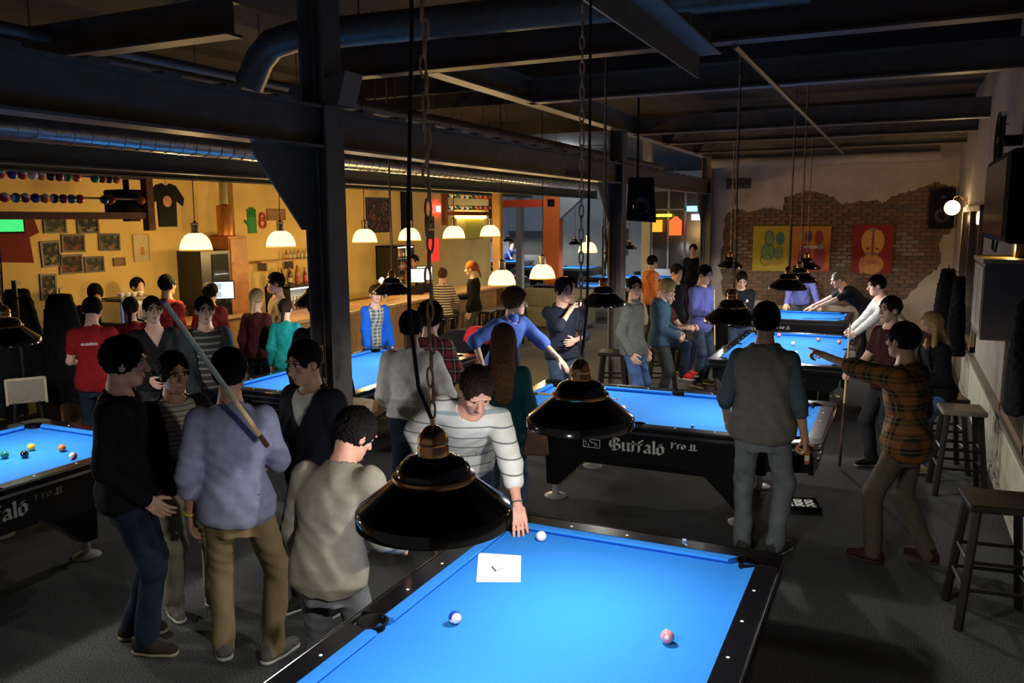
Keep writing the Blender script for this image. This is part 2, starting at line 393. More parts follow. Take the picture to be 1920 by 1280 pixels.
_logo = [[(0, 0), (0, 1), (1.7, 1), (1.7, 0), (0, 0)], [(.2, .2), (.35, .6), (.6, .85), (.9, .6), (1.3, .55), (1.45, .2)], [(.5, .5), (.55, .15)], [(1.2, .45), (1.15, .15)], [(.25, .6), (.15, .75)]]
def table_meshes():
    T = {}
    T['bed'] = MB().bbox((-.70, -1.33, .72), (.70, 1.33, .765)).mesh('bed', CLOTH)
    prof = [(.0, .797), (.052, .797), (.052, .765), (.016, .765), (-.002, .785)]   # distance outward from the nose line, height
    def cushion(L0, L1, c0, c1):
        # along local +y from L0 to L1, nose at x=0 outward +x, end cuts
        m_ = MB(); n = len(prof)
        vs = [(a, L0 - a * c0, z) for a, z in prof] + [(a, L1 + a * c1, z) for a, z in prof]
        fs = [(i, (i + 1) % n, n + (i + 1) % n, n + i) for i in range(n)] + [tuple(range(n)), tuple(range(2 * n - 1, n - 1, -1))]
        return m_.add(vs, fs).mesh('cushion', CLOTH)
    T['long'] = cushion(.065, 1.27 - .085, .25, .8); T['short'] = cushion(-.635 + .085, .635 - .085, .8, .8)
    # rails: black lacquer, tops between cushion and outer edge, with rounded outer edge
    def rail(L0, L1, bev):
        m_ = MB(); p = [(.052, .80), (.155, .80), (.165, .79), (.165, .70), (.052, .70)]; n = len(p)
        vs = [(a, L0 - (a - .052) * bev[0], z) for a, z in p] + [(a, L1 + (a - .052) * bev[1], z) for a, z in p]
        return m_.add(vs, [(i, (i + 1) % n, n + (i + 1) % n, n + i) for i in range(n)] + [tuple(range(n)), tuple(range(2 * n - 1, n - 1, -1))]).mesh('rail', BLACK)
    T['rlong'] = rail(.06, 1.27 - .02, (0, 0)); T['rshort'] = rail(-.635 + .02, .635 - .02, (0, 0))
    # corner casting: dark metal cap round the corner pocket
    m_ = MB(); pts = [(-.02, .165), (-.02, .10)] + [(.015 + .075 * math.cos(a), .015 + .075 * math.sin(a)) for a in [R(t) for t in (150, 185, 225, 265, 300)]][::1]
    pts = [(-.02, .165), (-.02, .075), (.0, .055), (.055, .0), (.075, -.02), (.165, -.02), (.165, .11), (.15, .145), (.11, .165)]
    m_.prism(pts, lambda a, b, t: (a, b, t), .70, .803)
    T['cast'] = m_.mesh('corner_casting', mat('smoked chrome', (.12, .12, .125), .18, 1., var=0))
    # pocket: leather cup
    T['pock'] = MB().lathe([(.070, .800), (.060, .803), (.054, .79), (.052, .70), (.03, .64), (.0001, .63), (.0001, .62), (.045, .63), (.066, .70)], 16, caps=False).mesh('pocket', mat('pocket leather', (.004, .0035, .003), .7, spec=.1, var=0), True)
    T['mouth'] = MB().lathe([(.0001, 0), (.053, 0), (.053, .002), (.0001, .002)], 16).mesh('pocket_mouth', BLACKM)
    T['dia'] = MB().lathe([(.0001, 0), (.008, 0), (.007, .0015), (.0001, .002)], 8).mesh('diamond', WHITE)
    # chrome strip round the rails
    m_ = MB(); X, Y_, r = .635 + .167, 1.27 + .167, .05
    loop = [(sx * (X - r) + r * math.cos(a), sy * (Y_ - r) + r * math.sin(a)) for sx, sy, a0 in ((1, 1, 0), (-1, 1, 90), (-1, -1, 180), (1, -1, 270)) for a in [R(a0 + k * 22.5) for k in range(5)]]
    n = len(loop)
    for z0, z1, e in ((.735, .755, .006), (.79, .80, .003)):
        vs = [(x, y, z0) for x, y in loop] + [(x, y, z1) for x, y in loop] + [(x * (1 + e / X), y * (1 + e / Y_), z0) for x, y in loop] + [(x * (1 + e / X), y * (1 + e / Y_), z1) for x, y in loop]
        m_.add(vs, [f for i in range(n) for j in [(i + 1) % n] for f in ((2 * n + i, 2 * n + j, 3 * n + j, 3 * n + i), (n + i, n + j, 3 * n + j, 3 * n + i), (i, j, 2 * n + j, 2 * n + i))])
    T['strip'] = m_.mesh('chrome_strip', CHROME)
    # aprons: long side panels with an arch and legs, short end panels
    arch = [(-1.38, .715), (-1.36, .56), (-1.02, .53), (-.88, .45), (-.5, .445)] + [(-.5 + k * .1, .445 + .085 * math.sin(math.pi * k / 10)) for k in range(1, 10)] + [(.5, .445), (.88, .45), (1.02, .53), (1.36, .56), (1.38, .715)]
    T['side'] = MB().prism(arch, lambda a, b, t: (t, a, b), .0, .04).mesh('side_panel', BLACK)
    leg = [(-.90, .60), (-.88, .13), (-.77, .13), (-.46, .44), (-.40, .60)]
    T['legp'] = MB().prism(leg, lambda a, b, t: (t, -a, b), -.06, .06).mesh('leg', BLACK)
    endp = [(-.70, .715), (-.68, .56), (-.60, .50), (-.3, .50), (-.26, .46), (.26, .46), (.3, .50), (.60, .50), (.68, .56), (.70, .715)]
    T['end'] = MB().prism(endp, lambda a, b, t: (a, t, b), 0, .04).mesh('end_panel', BLACK)
    T['box'] = MB().bbox((-.52, -.86, .40), (.52, .86, .72)).bbox((-.42, -.84, .24), (.42, -.78, .42)).bbox((-.42, .78, .24), (.42, .84, .42)).mesh('cabinet', BLACK)
    T['foot'] = MB().lathe([(.10, 0), (.10, .012), (.085, .02), (.03, .035), (.026, .12), (.03, .16), (.0001, .16)], 20).mesh('foot', mat('satin steel', (.55, .55, .54), .35, .45, var=0), True)
    T['beam'] = MB().bbox((-.03, -.78, .20), (.03, .78, .27)).mesh('stretcher', BLACK)
    t_ = nib(_bl, (.0105, .007), .094, .074); t_.v = [(x - _bw * .094 / 2, y, z) for x, y, z in t_.v]
    T['txt'] = t_.mesh('lettering', mat('silver print', (.5, .5, .46), .5, .0, var=0))
    T['pro'] = nib(_pro, (.0075, .0055), .075, .062).mesh('lettering_script', _M['silver print'])
    T['logo'] = nib(_logo, (.003, .0026), .085, .07).mesh('emblem', _M['silver print'])
    m_ = MB()
    for k in range(3): m_.bbox((-.325, -.012, .545 + k * .065), (.325, .012, .558 + k * .065))
    T['slots'] = m_.mesh('return_slots', CHROME)
    return T
TM = table_meshes()
def pool_table(label, loc, rz, full=True, cat='pool table', ballbox=True):
    o = top('pool_table', label, cat, loc, rz, 'pool tables')
    P_ = lambda k, loc=(0, 0, 0), rot=0., name=None: link_mesh(name or TM[k].name, TM[k], o, loc, (0, 0, rot))
    P_('bed')
    for sx in (1, -1):
        for sy in (1, -1):
            # a long cushion half on side sx, half sy
            for k in ('long', 'rlong'):
                c = P_(k, (sx * .635, 0, 0)); c.scale = (sx, sy, 1)
            c = P_('cast', (sx * .635, sy * 1.27, 0)); c.scale = (sx, sy, 1)
            P_('pock', (sx * .652, sy * 1.287, 0)); P_('foot', (sx * .50, sy * .82, 0)); c = P_('legp', (sx * .50, 0, 0)); c.scale = (1, sy, 1)
            for k in (1, 2, 3): P_('dia', (sx * .725, sy * .3175 * k, .8))
        P_('pock', (sx * .70, 0, 0))
        for k in (-1, 0, 1): P_('dia', (k * .3175, sx * 1.36, .8))
        for k in ('short', 'rshort'):
            P_(k, (0, sx * 1.27, 0), math.pi / 2 * sx)
        s_ = P_('side', (sx * .705, 0, 0)); s_.scale = (sx, 1, 1)
        e_ = P_('end', (0, sx * 1.34, 0)); e_.scale = (1, sx, 1)
    P_('strip'); P_('beam'); P_('box')
    for sx in (1, -1):
        rr = math.pi / 2 * sx
        tx = sx * .7455
        P_('txt', (tx, sx * .02, .568), rr); P_('pro', (tx, sx * .30, .635), rr); P_('logo', (tx, -sx * .46, .565), rr)
    if ballbox:
        for sy in (1, -1):
            P_('slots', (0, sy * 1.38, 0), 0)
    return o
POOL = [('pool table with white paper sheet on its cloth, closest to the camera', (-1.2336, 2.724, 0), .0),
        ('pool table behind the hanging lamp where the curly-haired man leans', (-1.8726, 7.175, 0), -math.pi / 2 - .004),
        ('pool table at the edge of the frame with yellow, orange and black balls', (-5.905, 3.17, 0), 0.),
        ('pool table the plaid-shirted man points at', (-1.215, 11.31, 0), 0.),
        ('pool table before the paintings, a man stretched across it', (-2.07, 15.1, 0), -math.pi / 2),
        ('pool table beside the steel column near the woman in a blue cardigan', (-5.55, 7.7, 0), 0.),
        ('far pool table lettered side on, beyond the bar', (-11.0, 27.6, 0), -math.pi / 2),
        ('far pool table behind the column, its short end lit', (-6.9, 23.6, 0), -math.pi / 2),
        ('far pool table piled with orange stuff at its corner', (-7.1, 20.3, 0), -math.pi / 2),
        ('far pool table behind the red plaid shirt', (-6.9, 27.2, 0), 0.),
        ('far pool table with a player stretched over it beside the bar', (-15.2, 31.0, 0), -math.pi / 2)]
for i, (lab, loc, rz) in enumerate(POOL): pool_table(lab, loc, rz)
# ---------------------------------------------------------------- table lamps
SHADE = mat('black enamel shade', (.0035, .0035, .004), .12, spec=.6, var=0, coat=.6)
REFL = mat('white enamel reflector', (.8, .8, .78), .4, var=0)
BULB = mat('lamp bulb', (1., .93, .82), emit=30., var=0)
def lamp_meshes():
    L = {}
    out = [(.232, 0), (.232, .035), (.222, .047), (.118, .128), (.112, .136)]
    L['shade'] = MB().lathe(out + [(.109, .134), (.116, .124), (.218, .044), (.229, .034), (.229, 0)], 48, close=True).mesh('lamp_shade', SHADE, True)
    L['inner'] = MB().lathe([(.228, .002), (.228, .033), (.217, .043), (.115, .123), (.105, .135), (.02, .175)], 40, caps=False).mesh('reflector', REFL, True)
    L['dome'] = MB().lathe([(.112, .136), (.106, .165), (.085, .188), (.05, .20), (.0001, .203)], 40, caps=False).mesh('dome', SHADE, True)
    L['ring'] = MB().lathe([(.109, .124), (.121, .128), (.124, .135), (.121, .142), (.109, .146)], 40, close=True).mesh('brass_ring', BRASS, True)
    L['cap'] = MB().lathe([(.046, .196), (.046, .224), (.043, .229), (.043, .236), (.046, .24), (.044, .252), (.034, .272), (.018, .285), (.008, .289), (.007, .31), (.0001, .31)], 28).mesh('brass_cap', BRASS, True)
    L['bulb'] = MB().ball((0, 0, .10), .03, 8).mesh('bulb', BULB, True)
    pts = [(.0085 * math.cos(a), 0, .029 * math.sin(a)) for a in [2 * math.pi * k / 12 for k in range(12)]]
    L['link'] = MB().tube(pts, .0038, 6, closed=True).mesh('chain_link', CHAINM, True)
    return L
LM = lamp_meshes()
def chain(o, z0, z1, near, zig=0.):
    pitch = .048; n = int((z1 - z0) / pitch)
    if near:
        for k in range(n):
            dx = zig * math.sin(k * 2.1); link_mesh('chain_link', LM['link'], o, (dx, 0, z0 + (k + .5) * pitch), (0, dx * 6, math.pi / 2 * (k % 2) + .3))
    else:
        m_ = MB()
        for k in range(int(n / 2)):
            r = .012
            m_.box((0, 0, z0 + (k + .5) * pitch * 2), (.016 if k % 2 else .006, .006 if k % 2 else .016, pitch * 1.9))
        m_.build('chain', CHAINM, o)
def table_lamp(label, x, y, z, near=False, power=TABLE_LAMP_W, ztop=4.35, zig=0., cord=None):
    o = top('table_lamp', label, 'lamp', (x, y, z), random.uniform(-.5, .5), 'lamps over the pool tables')
    for k in ('shade', 'inner', 'dome', 'ring', 'cap', 'bulb'): link_mesh(LM[k].name, LM[k], o)
    chain(o, .31, ztop - z, near, zig)
    o.rotation_euler[2] = 0
    mb = MB(); mb.tube(cord or [(.012, 0, .30), (.022, .004, .6), (.012, 0, 1.1), (.016, 0, ztop - z)], .006 if near else .005, 6); mb.build('power_cord', CORD, o)
    light('lamp_light', (0, 0, .010), power, (1., .96, .9), .03, o)
    return o
# ---------------------------------------------------------------- people: implicit bodies polygonised with surface nets
F32 = np.float32
def nets(f, lo, hi, h, B=6):
    lo = np.array(lo, F32); n = (np.ceil((np.array(hi, F32) - lo) / h)).astype(int) + 2
    nb = -(-n // B); n = nb * B
    ii = np.stack(np.meshgrid(*[np.arange(k) for k in nb], indexing='ij'), -1).reshape(-1, 3)
    cv = f((lo + (ii * B + (B - 1) / 2) * h).astype(F32))
    act = np.abs(cv) < h * B * .87 * 1.5 + .02
    V = np.repeat(np.repeat(np.repeat(cv.reshape(nb), B, 0), B, 1), B, 2)
    if act.any():
        o = np.stack(np.meshgrid(*[np.arange(B)] * 3, indexing='ij'), -1).reshape(-1, 3)
        g = (ii[act][:, None, :] * B + o[None]).reshape(-1, 3)
        V[g[:, 0], g[:, 1], g[:, 2]] = f((lo + g * h).astype(F32))
    s = V < 0
    c = [s[a:n[0] - 1 + a, b:n[1] - 1 + b, d:n[2] - 1 + d] for a in (0, 1) for b in (0, 1) for d in (0, 1)]
    cnt = sum(x.astype(np.int8) for x in c); cell = (cnt > 0) & (cnt < 8)
    ci = np.argwhere(cell)
    if not len(ci): return np.zeros((0, 3)), np.zeros((0, 4), int)
    idx = -np.ones(cell.shape, int); idx[tuple(ci.T)] = np.arange(len(ci))
    P = np.zeros((len(ci), 3)); K = np.zeros(len(ci))
    for ax in range(3):
        e = np.zeros(3, int); e[ax] = 1; u = [a for a in range(3) if a != ax]
        for p in (0, 1):
            for q in (0, 1):
                b = np.zeros(3, int); b[u[0]] = p; b[u[1]] = q
                A = ci + b; Bv = A + e; va = V[tuple(A.T)]; vb = V[tuple(Bv.T)]; cr = (va < 0) != (vb < 0)
                t = np.where(cr, va / np.where(cr, va - vb, 1), 0)
                pt = A.astype(float); pt[:, ax] += t; P[cr] += pt[cr]; K[cr] += 1
    P = P / K[:, None] * h + lo
    quads = []
    for ax in range(3):
        u, v = [(1, 2), (2, 0), (0, 1)][ax]
        sl0 = [slice(1, n[k] - 1) for k in range(3)]; sl0[ax] = slice(0, n[ax] - 1)
        sl1 = list(sl0); sl1[ax] = slice(1, n[ax])
        a = s[tuple(sl0)]; b = s[tuple(sl1)]; ed = np.argwhere(a != b); flip = a[tuple(ed.T)]
        off = np.ones(3, int); off[ax] = 0; ed = ed + off
        def cidx(du, dv):
            e2 = ed.copy(); e2[:, u] += du; e2[:, v] += dv; return idx[tuple(e2.T)]
        q = np.stack([cidx(-1, -1), cidx(0, -1), cidx(0, 0), cidx(-1, 0)], 1)
        q[~flip] = q[~flip][:, ::-1]; quads.append(q)
    Q = np.concatenate(quads); return P, Q[(Q >= 0).all(1)]
def smin(a, b, k):
    h = np.clip(.5 + .5 * (b - a) / k, 0, 1); return b + (a - b) * h - k * h * (1 - h)
def rc(p, a, b, ra, rb):
    a = np.asarray(a, F32); b = np.asarray(b, F32); ab = b - a; L = max(float(ab @ ab), 1e-9)
    t = np.clip(((p - a) @ ab) / L, 0, 1); d = p - a - t[:, None] * ab
    return np.sqrt((d * d).sum(1)) - (ra + (rb - ra) * t)
def ell(p, c, r):
    q = (p - np.asarray(c, F32)); r = np.asarray(r, F32)
    k0 = np.sqrt(((q / r) ** 2).sum(1)); k1 = np.sqrt(((q / (r * r)) ** 2).sum(1)) + 1e-9
    return k0 * (k0 - 1) / k1
def wr(p, s, amp):
    x, y, z = p[:, 0] * s, p[:, 1] * s, p[:, 2] * s
    return amp * (np.sin(x * 1.7 + 2.1 * np.sin(z * .9 + y)) * np.sin(z * 1.3 + 1.7 * np.sin(x * .8 - y * 1.1)) + .5 * np.sin(z * 2.9 + x * 2.3 + np.sin(y * 3)))
def fold(p, a):
    x, y, z = p[:, 0], p[:, 1], p[:, 2]
    return a * (np.sin(34 * x + 9 * np.sin(3.1 * z + 2 * y) + 11 * y) * (.5 + .5 * np.sin(5 * z + 3 * x)) * .8 + .55 * np.sin(29 * z + 6 * np.sin(6 * x + 5 * y) + 14 * x) * (.5 + .5 * np.sin(9 * x - 4 * z + 6 * y)) + .3 * np.sin(52 * x + 37 * z + 5 * np.sin(11 * z)))
def rotm(ax, deg): return np.array(Matrix.Rotation(R(deg), 3, ax), F32)
def ik(S, T, a, b, pole):
    S = np.array(S, float); T = np.array(T, float); d = T - S; L = np.linalg.norm(d); d = d / L
    if L > (a + b) * .998: L = (a + b) * .998; T = S + d * L
    x = (a * a - b * b + L * L) / (2 * L); hh = math.sqrt(max(a * a - x * x, 1e-9))
    p = np.array(pole, float); p = p - d * (p @ d); p /= np.linalg.norm(p) + 1e-9
    return S + d * x + p * hh, T
TORSO = np.array([(-.16, .10, .085), (-.09, .160, .112), (0, .168, .118), (.09, .150, .105), (.18, .142, .100), (.28, .158, .112), (.37, .172, .116), (.44, .172, .105), (.485, .135, .085), (.53, .065, .062), (.57, .05, .05)], F32)
SKINS = {'fair': (.60, .36, .26), 'tan': (.42, .23, .14), 'brown': (.20, .10, .06), 'red': (.62, .31, .22)}
HAIRS = {'black': (.010, .008, .007), 'dark': (.022, .014, .009), 'brown': (.075, .038, .018), 'blond': (.36, .25, .11), 'ginger': (.24, .075, .022), 'grey': (.14, .12, .10)}
def np_mesh(name, P, Q, mats, mi=None):
    me = bpy.data.meshes.new(name); n = len(P); k = len(Q)
    me.vertices.add(n); me.vertices.foreach_set('co', P.astype(F32).ravel())
    me.loops.add(k * 4); me.loops.foreach_set('vertex_index', Q.astype(np.int32).ravel())
    me.polygons.add(k); me.polygons.foreach_set('loop_start', np.arange(0, k * 4, 4, dtype=np.int32))
    me.polygons.foreach_set('use_smooth', np.ones(k, bool))
    for m in mats: me.materials.append(m)
    if mi is not None: me.polygons.foreach_set('material_index', mi.astype(np.int32))
    me.update(calc_edges=True); me.validate(); return me
def cloth(col, rough=.9, name=None):
    return mat(name or 'cloth %.3f %.3f %.3f' % col, col, rough, spec=.08, var=.12, scale=22, bump=.25)
NPEOPLE = [0]
def person(label, x, y, face, H=1.78, lod=2, lean=0, hunch=0., side=0, twist=0, hy=0, hp=0, hroll=0, arms=(None, None), hands=('rest', 'rest'), poles=(None, None),
           feet=None, fyaw=(0, 0), sit=None, px=(0, 0), skin='fair', hair='dark', style='short', build=1., top_c=(.02, .02, .02), top_m=None, sleeve=2., hem=-.10, loose=.014,
           inner=None, inner_m=None, isl=.25, open_=0., pant=(.02, .03, .06), pant_m=None, shoe=(.02, .02, .02), sole=(.5, .5, .48), collar=None, belt=None, hood=False, beard=False, vneck=0., text=None, extras=None, hemw=1.0, z0=0., sagging=0.):
    """body, hair, clothes and shoes of one person; local +y is forward, +x the person's right; face: 0 looks along +y, 90 along -x, 180 towards -y"""
    s = H / 1.78; NPEOPLE[0] += 1
    hc, hh, hd, hb = [(.0105, .006, .005, .02), (.015, .0085, .0065, .024), (.021, .012, .0085, .03)][lod]
    o3 = lambda a, b, c: np.array((a, b, c), float)
    pz = (sit if sit is not None else .955) * 1.0; Pc = o3(px[0], px[1], pz)
    RT = rotm('Z', 0) @ rotm('X', -lean) @ rotm('Y', side)          # torso frame
    def tors(v):                                                       # torso-local -> body-local
        v = np.array(v, float); t = np.clip(v[2] / .5, 0, 1.2); v = v + o3(0, hunch * t * t, -abs(hunch) * .35 * t * t)
        a = R(twist) * t; v = o3(v[0] * math.cos(a) - v[1] * math.sin(a), v[0] * math.sin(a) + v[1] * math.cos(a), v[2])
        return Pc + RT @ v
    def intors(p):
        q = (p - Pc.astype(F32)) @ RT; t = np.clip(q[:, 2] / .5, 0, 1.2)
        q = q.copy(); a = R(twist) * t; c, s_ = np.cos(a), np.sin(a)
        qx = q[:, 0] * c + q[:, 1] * s_; qy = -q[:, 0] * s_ + q[:, 1] * c
        q[:, 0] = qx; q[:, 1] = qy - hunch * t * t; q[:, 2] += abs(hunch) * .35 * t * t; return q
    bw = build
    def torso(p, e=0., lo=-.16, hi=.57, flare=0.):
        q = intors(p); z = q[:, 2]; w = np.interp(z, TORSO[:, 0], TORSO[:, 1]) * bw + e; d = np.interp(z, TORSO[:, 0], TORSO[:, 2]) * (.5 + .5 * bw) + e
        if flare: g = np.clip((.16 - z) / .16, 0, 1) * flare; w = w + g; d = d + g
        v = (np.sqrt((q[:, 0] / w) ** 2 + (q[:, 1] / d) ** 2) - 1) * np.minimum(w, d) * .9
        return np.maximum(v, np.maximum(z - hi, lo - z))
    # joints
    nk = tors((0, 0, .50)); RH = rotm('Z', hy) @ rotm('X', -(hp)) @ rotm('Y', hroll)
    if hp > 900: RH = RT
    hctr = nk + (RT @ o3(0, .0, .075)) * .55 + o3(0, .0, .075) * .45 + RH @ o3(0, .028, .115) ; HC = hctr.astype(F32)
    sh = [tors((.166 * bw * sg, -.008, .44)) for sg in (1, -1)]
    fw = o3(0, 1, 0)
    wrist, elbow = [], []
    for i, sg in enumerate((1, -1)):
        T = arms[i]
        T = sh[i] + o3(.085 * sg, .05, -.53) if T is None else np.array(T, float)
        pole = poles[i] if poles[i] is not None else (.35 * sg, -1, -.25)
        e, t = ik(sh[i], T, .295, .26, pole); elbow.append(e); wrist.append(t)
    hip = [Pc + o3(.088 * sg, 0, -.03) for sg in (1, -1)]
    feet = feet or ((.12, .03), (-.12, -.02))
    ank = [o3(f[0], f[1], (f[2] if len(f) > 2 else 0) + .085) for f in feet]; knee = []
    for i, sg in enumerate((1, -1)):
        yy = R(fyaw[i]); kn, an = ik(hip[i], ank[i], .445, .43, (.10 * sg - math.sin(yy), 1, 0)); knee.append(kn); ank[i] = an
    fdir = [o3(-math.sin(R(fyaw[i] - 9 * sg)), math.cos(R(fyaw[i] - 9 * sg)), 0) for i, sg in enumerate((1, -1))]
    # head field
    def toh(p): return ((p - HC) @ RH) / F32(1.05)
    def headf(p, face_=True):
        q = toh(p); v = ell(q, (0, -.014, .034), (.075, .097, .090)); v = smin(v, ell(q, (0, .026, -.040), (.057, .066, .080)), .03)
        v = smin(v, ell(q, (0, .062, -.094), (.026, .024, .022)), .03)
        if face_ and lod < 2:
            ax = np.abs(q[:, 0]); m = q.copy(); m[:, 0] = ax
            v = smin(v, rc(q, (0, .088, .012), (0, .113, -.026), .009, .0135), .012)
            v = smin(v, ell(m, (.012, .103, -.030), (.009, .009, .008)), .006)
            v = smin(v, ell(m, (.030, .082, .036), (.030, .016, .010)), .012)
            v = -smin(-v, ell(m, (.031, .105, .014), (.020, .016, .013)), .012)
            v = smin(v, ell(q, (0, .088, -.058), (.022, .012, .006)), .006); v = smin(v, ell(q, (0, .087, -.068), (.019, .012, .0065)), .006)
            v = smin(v, ell(m, (.046, .060, -.018), (.018, .020, .018)), .02)
        m = q.copy(); m[:, 0] = np.abs(q[:, 0])
        return smin(v, ell(m, (.077, -.006, -.008), (.010, .020, .031)), .008)
    def neckf(p): return rc(p, nk - RT @ o3(0, .01, .05), HC + RH @ np.array((0, -.03, -.06)), .062, .055)
    # hands
    def handf(i):
        sg = (1, -1)[i]; kind = hands[i]; d = wrist[i] - elbow[i]; d /= np.linalg.norm(d)
        curl = {'rest': .38, 'grip': 1.25, 'flat': .06, 'point': 1.3, 'reach': .2, 'chin': .9}.get(kind, .4)
        if kind in ('flat', 'reach'): d = d * .55 + o3(0, 0, -.06) + fw * .0; d[2] = max(d[2], -.25 if kind == 'flat' else -.5); d /= np.linalg.norm(d)
        nrm = o3(-sg, 0, 0) if kind in ('rest', 'grip', 'chin') else o3(0, 0, -1)   # palm normal
        if kind == 'grip' and abs(d[2]) < .6: nrm = o3(-sg * .7, 0, -.7)
        nrm = nrm - d * (nrm @ d); nrm /= np.linalg.norm(nrm); sd = np.cross(d, nrm) * 1.0
        thumb_side = sd if (np.cross(d, nrm) @ (fw + o3(-sg * .5, 0, .3))) > 0 else -sd
        w = wrist[i]; parts = []
        parts += [(w - d * .03, w + d * .03, .027, .026)]
        for k in range(4):
            of = (1.5 - k) * .021; b = w + d * (.088 - .004 * abs(k - 1)) + thumb_side * of
            parts.append((w + d * .02 + thumb_side * of * .75, b, .016, .0125))
            Ls = [(.040, .026, .020), (.044, .030, .022), (.041, .027, .020), (.032, .021, .017)][k]; a = 0.; p0 = b
            cu = .05 if (kind == 'point' and k == 0) else curl
            for j, L in enumerate(Ls):
                a += cu * (.75, .9, .6)[j]; dd = d * math.cos(a) + nrm * math.sin(a) + thumb_side * (1.5 - k) * .06
                p1 = p0 + dd * L; parts.append((p0, p1, .0098 - .001 * j, .0088 - .001 * j)); p0 = p1
        p0 = w + d * .03 + thumb_side * .022; td = d * .62 + thumb_side * .72 + nrm * (.25 + .5 * min(curl, 1)); td /= np.linalg.norm(td)
        p1 = p0 + td * .042; parts.append((p0, p1, .015, .012)); td = td * .6 + d * .55 + nrm * .25 * curl; td /= np.linalg.norm(td); parts.append((p1, p1 + td * .034, .0115, .0095)); parts.append((p1 + td * .034, p1 + td * .055, .0095, .008))
        def f(p):
            v = None
            for a, b, r0, r1 in parts:
                x = rc(p, a, b, r0 * 1.02, r1 * 1.02); v = x if v is None else smin(v, x, .006)
            return v
        c = w + d * .08; pts = np.array([q for a, b, _, _ in parts for q in (a, b)]); return f, pts.min(0) - .03, pts.max(0) + .03, d, nrm, c
    def armf(p, e=0., upto=2.):
        v = None
        for i in (0, 1):
            a = rc(p, sh[i], elbow[i] if upto >= 1 else sh[i] + (elbow[i] - sh[i]) * upto, .052 * bw + e, .041 + e)
            if upto > 1: a = smin(a, rc(p, elbow[i], elbow[i] + (wrist[i] - elbow[i]) * min(1, upto - 1), .041 + e, .041 + (.027 - .041) * min(1, upto - 1) + e * .9), .02)
            v = a if v is None else np.minimum(v, a)
        return v
    def legf(p, e=0., e2=None, zlo=None, k=.03):
        v = None; e2 = e if e2 is None else e2
        for i in (0, 1):
            a = rc(p, hip[i], knee[i], .080 * bw ** .5 + e, .054 + (e + e2) / 2); a = smin(a, rc(p, knee[i], ank[i] + (o3(0, 0, -.03) if zlo else 0), .053 + (e + e2) / 2, .038 + e2), .03)
            v = a if v is None else smin(v, a, .012)
        return v
    def body(p):
        v = torso(p); v = smin(v, armf(p), .035); v = smin(v, legf(p), .03); return smin(v, neckf(p), .03)
    root = None
    Ps, Qs, Ms = [], [], []; n0 = 0
    def addb(P, Q, m=0):
        nonlocal n0
        Ps.append(P); Qs.append(Q + n0); Ms.append(np.full(len(Q), m) if np.isscalar(m) else m); n0 += len(P)
    J = np.array([*sh, *elbow, *wrist, *knee, *ank, Pc, nk]); lo = J.min(0) - .16; hi = J.max(0) + .16
    addb(*nets(lambda p: np.maximum(body(p), (p - HC) @ RH[:, 2] + .03), lo, hi, hb))
    P, Q = nets(lambda p: np.maximum(smin(headf(p), neckf(p), .02), -(((p - nk.astype(F32)) @ RT[:, 2]) + .02)), HC - .19, HC + .17, hh)
    qc = toh(P[Q].mean(1).astype(F32)); mi = np.zeros(len(Q), int)
    if lod < 2:
        ax = np.abs(qc[:, 0])
        mi[(qc[:, 1] > .06) & (np.abs(qc[:, 2] + .063) < .008) & (ax < .02)] = 1
        mi[(qc[:, 1] > .055) & (np.abs(qc[:, 2] - .031 - (ax - .012) * .16 + np.clip(ax - .038, 0, 1) * .5) < .005) & (ax > .012) & (ax < .05)] = 2
        if beard: mi[(qc[:, 1] > .0) & (qc[:, 2] < -.055) & (qc[:, 2] > -.115) & ~((np.abs(qc[:, 2] + .063) < .010) & (ax < .021))] = 2
    addb(P, Q, mi)
    if lod < 2:
        for sg in (1, -1):
            e = MB().ball((0, 0, 0), .0125, 6 if lod else 8); V = np.array(e.v); L = np.array([f if len(f) == 4 else (*f, f[-1]) for f in e.f])
            L = L[[len(set(f)) == 4 for f in L]]
            cc = V[L].mean(1); m = np.where((np.abs(cc[:, 0]) < .0065) , 2, 3)
            addb(HC + (V + np.array((.031 * sg, .078, .014))) * 1.05 @ RH.T, L, m)
    if lod < 3:
        for i in (0, 1):
            f, l, h_, *_ = handf(i); addb(*nets(f, l, h_, hd, 4))
    sk = mat('skin ' + skin, SKINS[skin], .5, spec=.3, var=.06, scale=30); hm = mat('hair ' + hair, HAIRS[hair], .8, spec=.06, var=.5, scale=90, bump=.4)
    lipm = mat('lips', (.36, .13, .11), .45, var=0); eyem = mat('eye white', (.36, .34, .32), .25, var=0)
    Pb = np.concatenate(Ps); me = np_mesh('person', Pb * s, np.concatenate(Qs), [sk, lipm, hm, eyem], np.concatenate(Ms))
    root = link_mesh('person', me); root.location = (x, y, z0); root.rotation_euler = (0, 0, R(face)); tag(root, label, 'person', None)
    def child(name, f, lo, hi, h, m, parent=None):
        P, Q = nets(f, lo, hi, h)
        if not len(P): return None
        return link_mesh(name, np_mesh(name, P * s, Q, [m]), parent or root)
    # trousers
    pm = pant_m or cloth(pant)
    tl = np.array([*hip, *knee, *ank, Pc]); 
    def trou(p):
        v = smin(legf(p, .012, .024, True), torso(p, .008, -.2, .10), .03); v = v + fold(p, .0058)
        up = ((p - Pc.astype(F32)) @ RT)[:, 2]
        v = np.maximum(v, up - .065); return np.maximum(v, .035 - p[:, 2])
    child('trousers', trou, tl.min(0) - .2, tl.max(0) + .2, hc, pm)
    if belt: child('belt', lambda p: np.maximum(np.abs(torso(p, .019, -.2, .2)) - .012, np.abs(((p - Pc.astype(F32)) @ RT)[:, 2] - .045) - .018), Pc - .25, Pc + .25, min(hc, .012), mat('belt leather', (.02, .013, .009), .5, var=0))
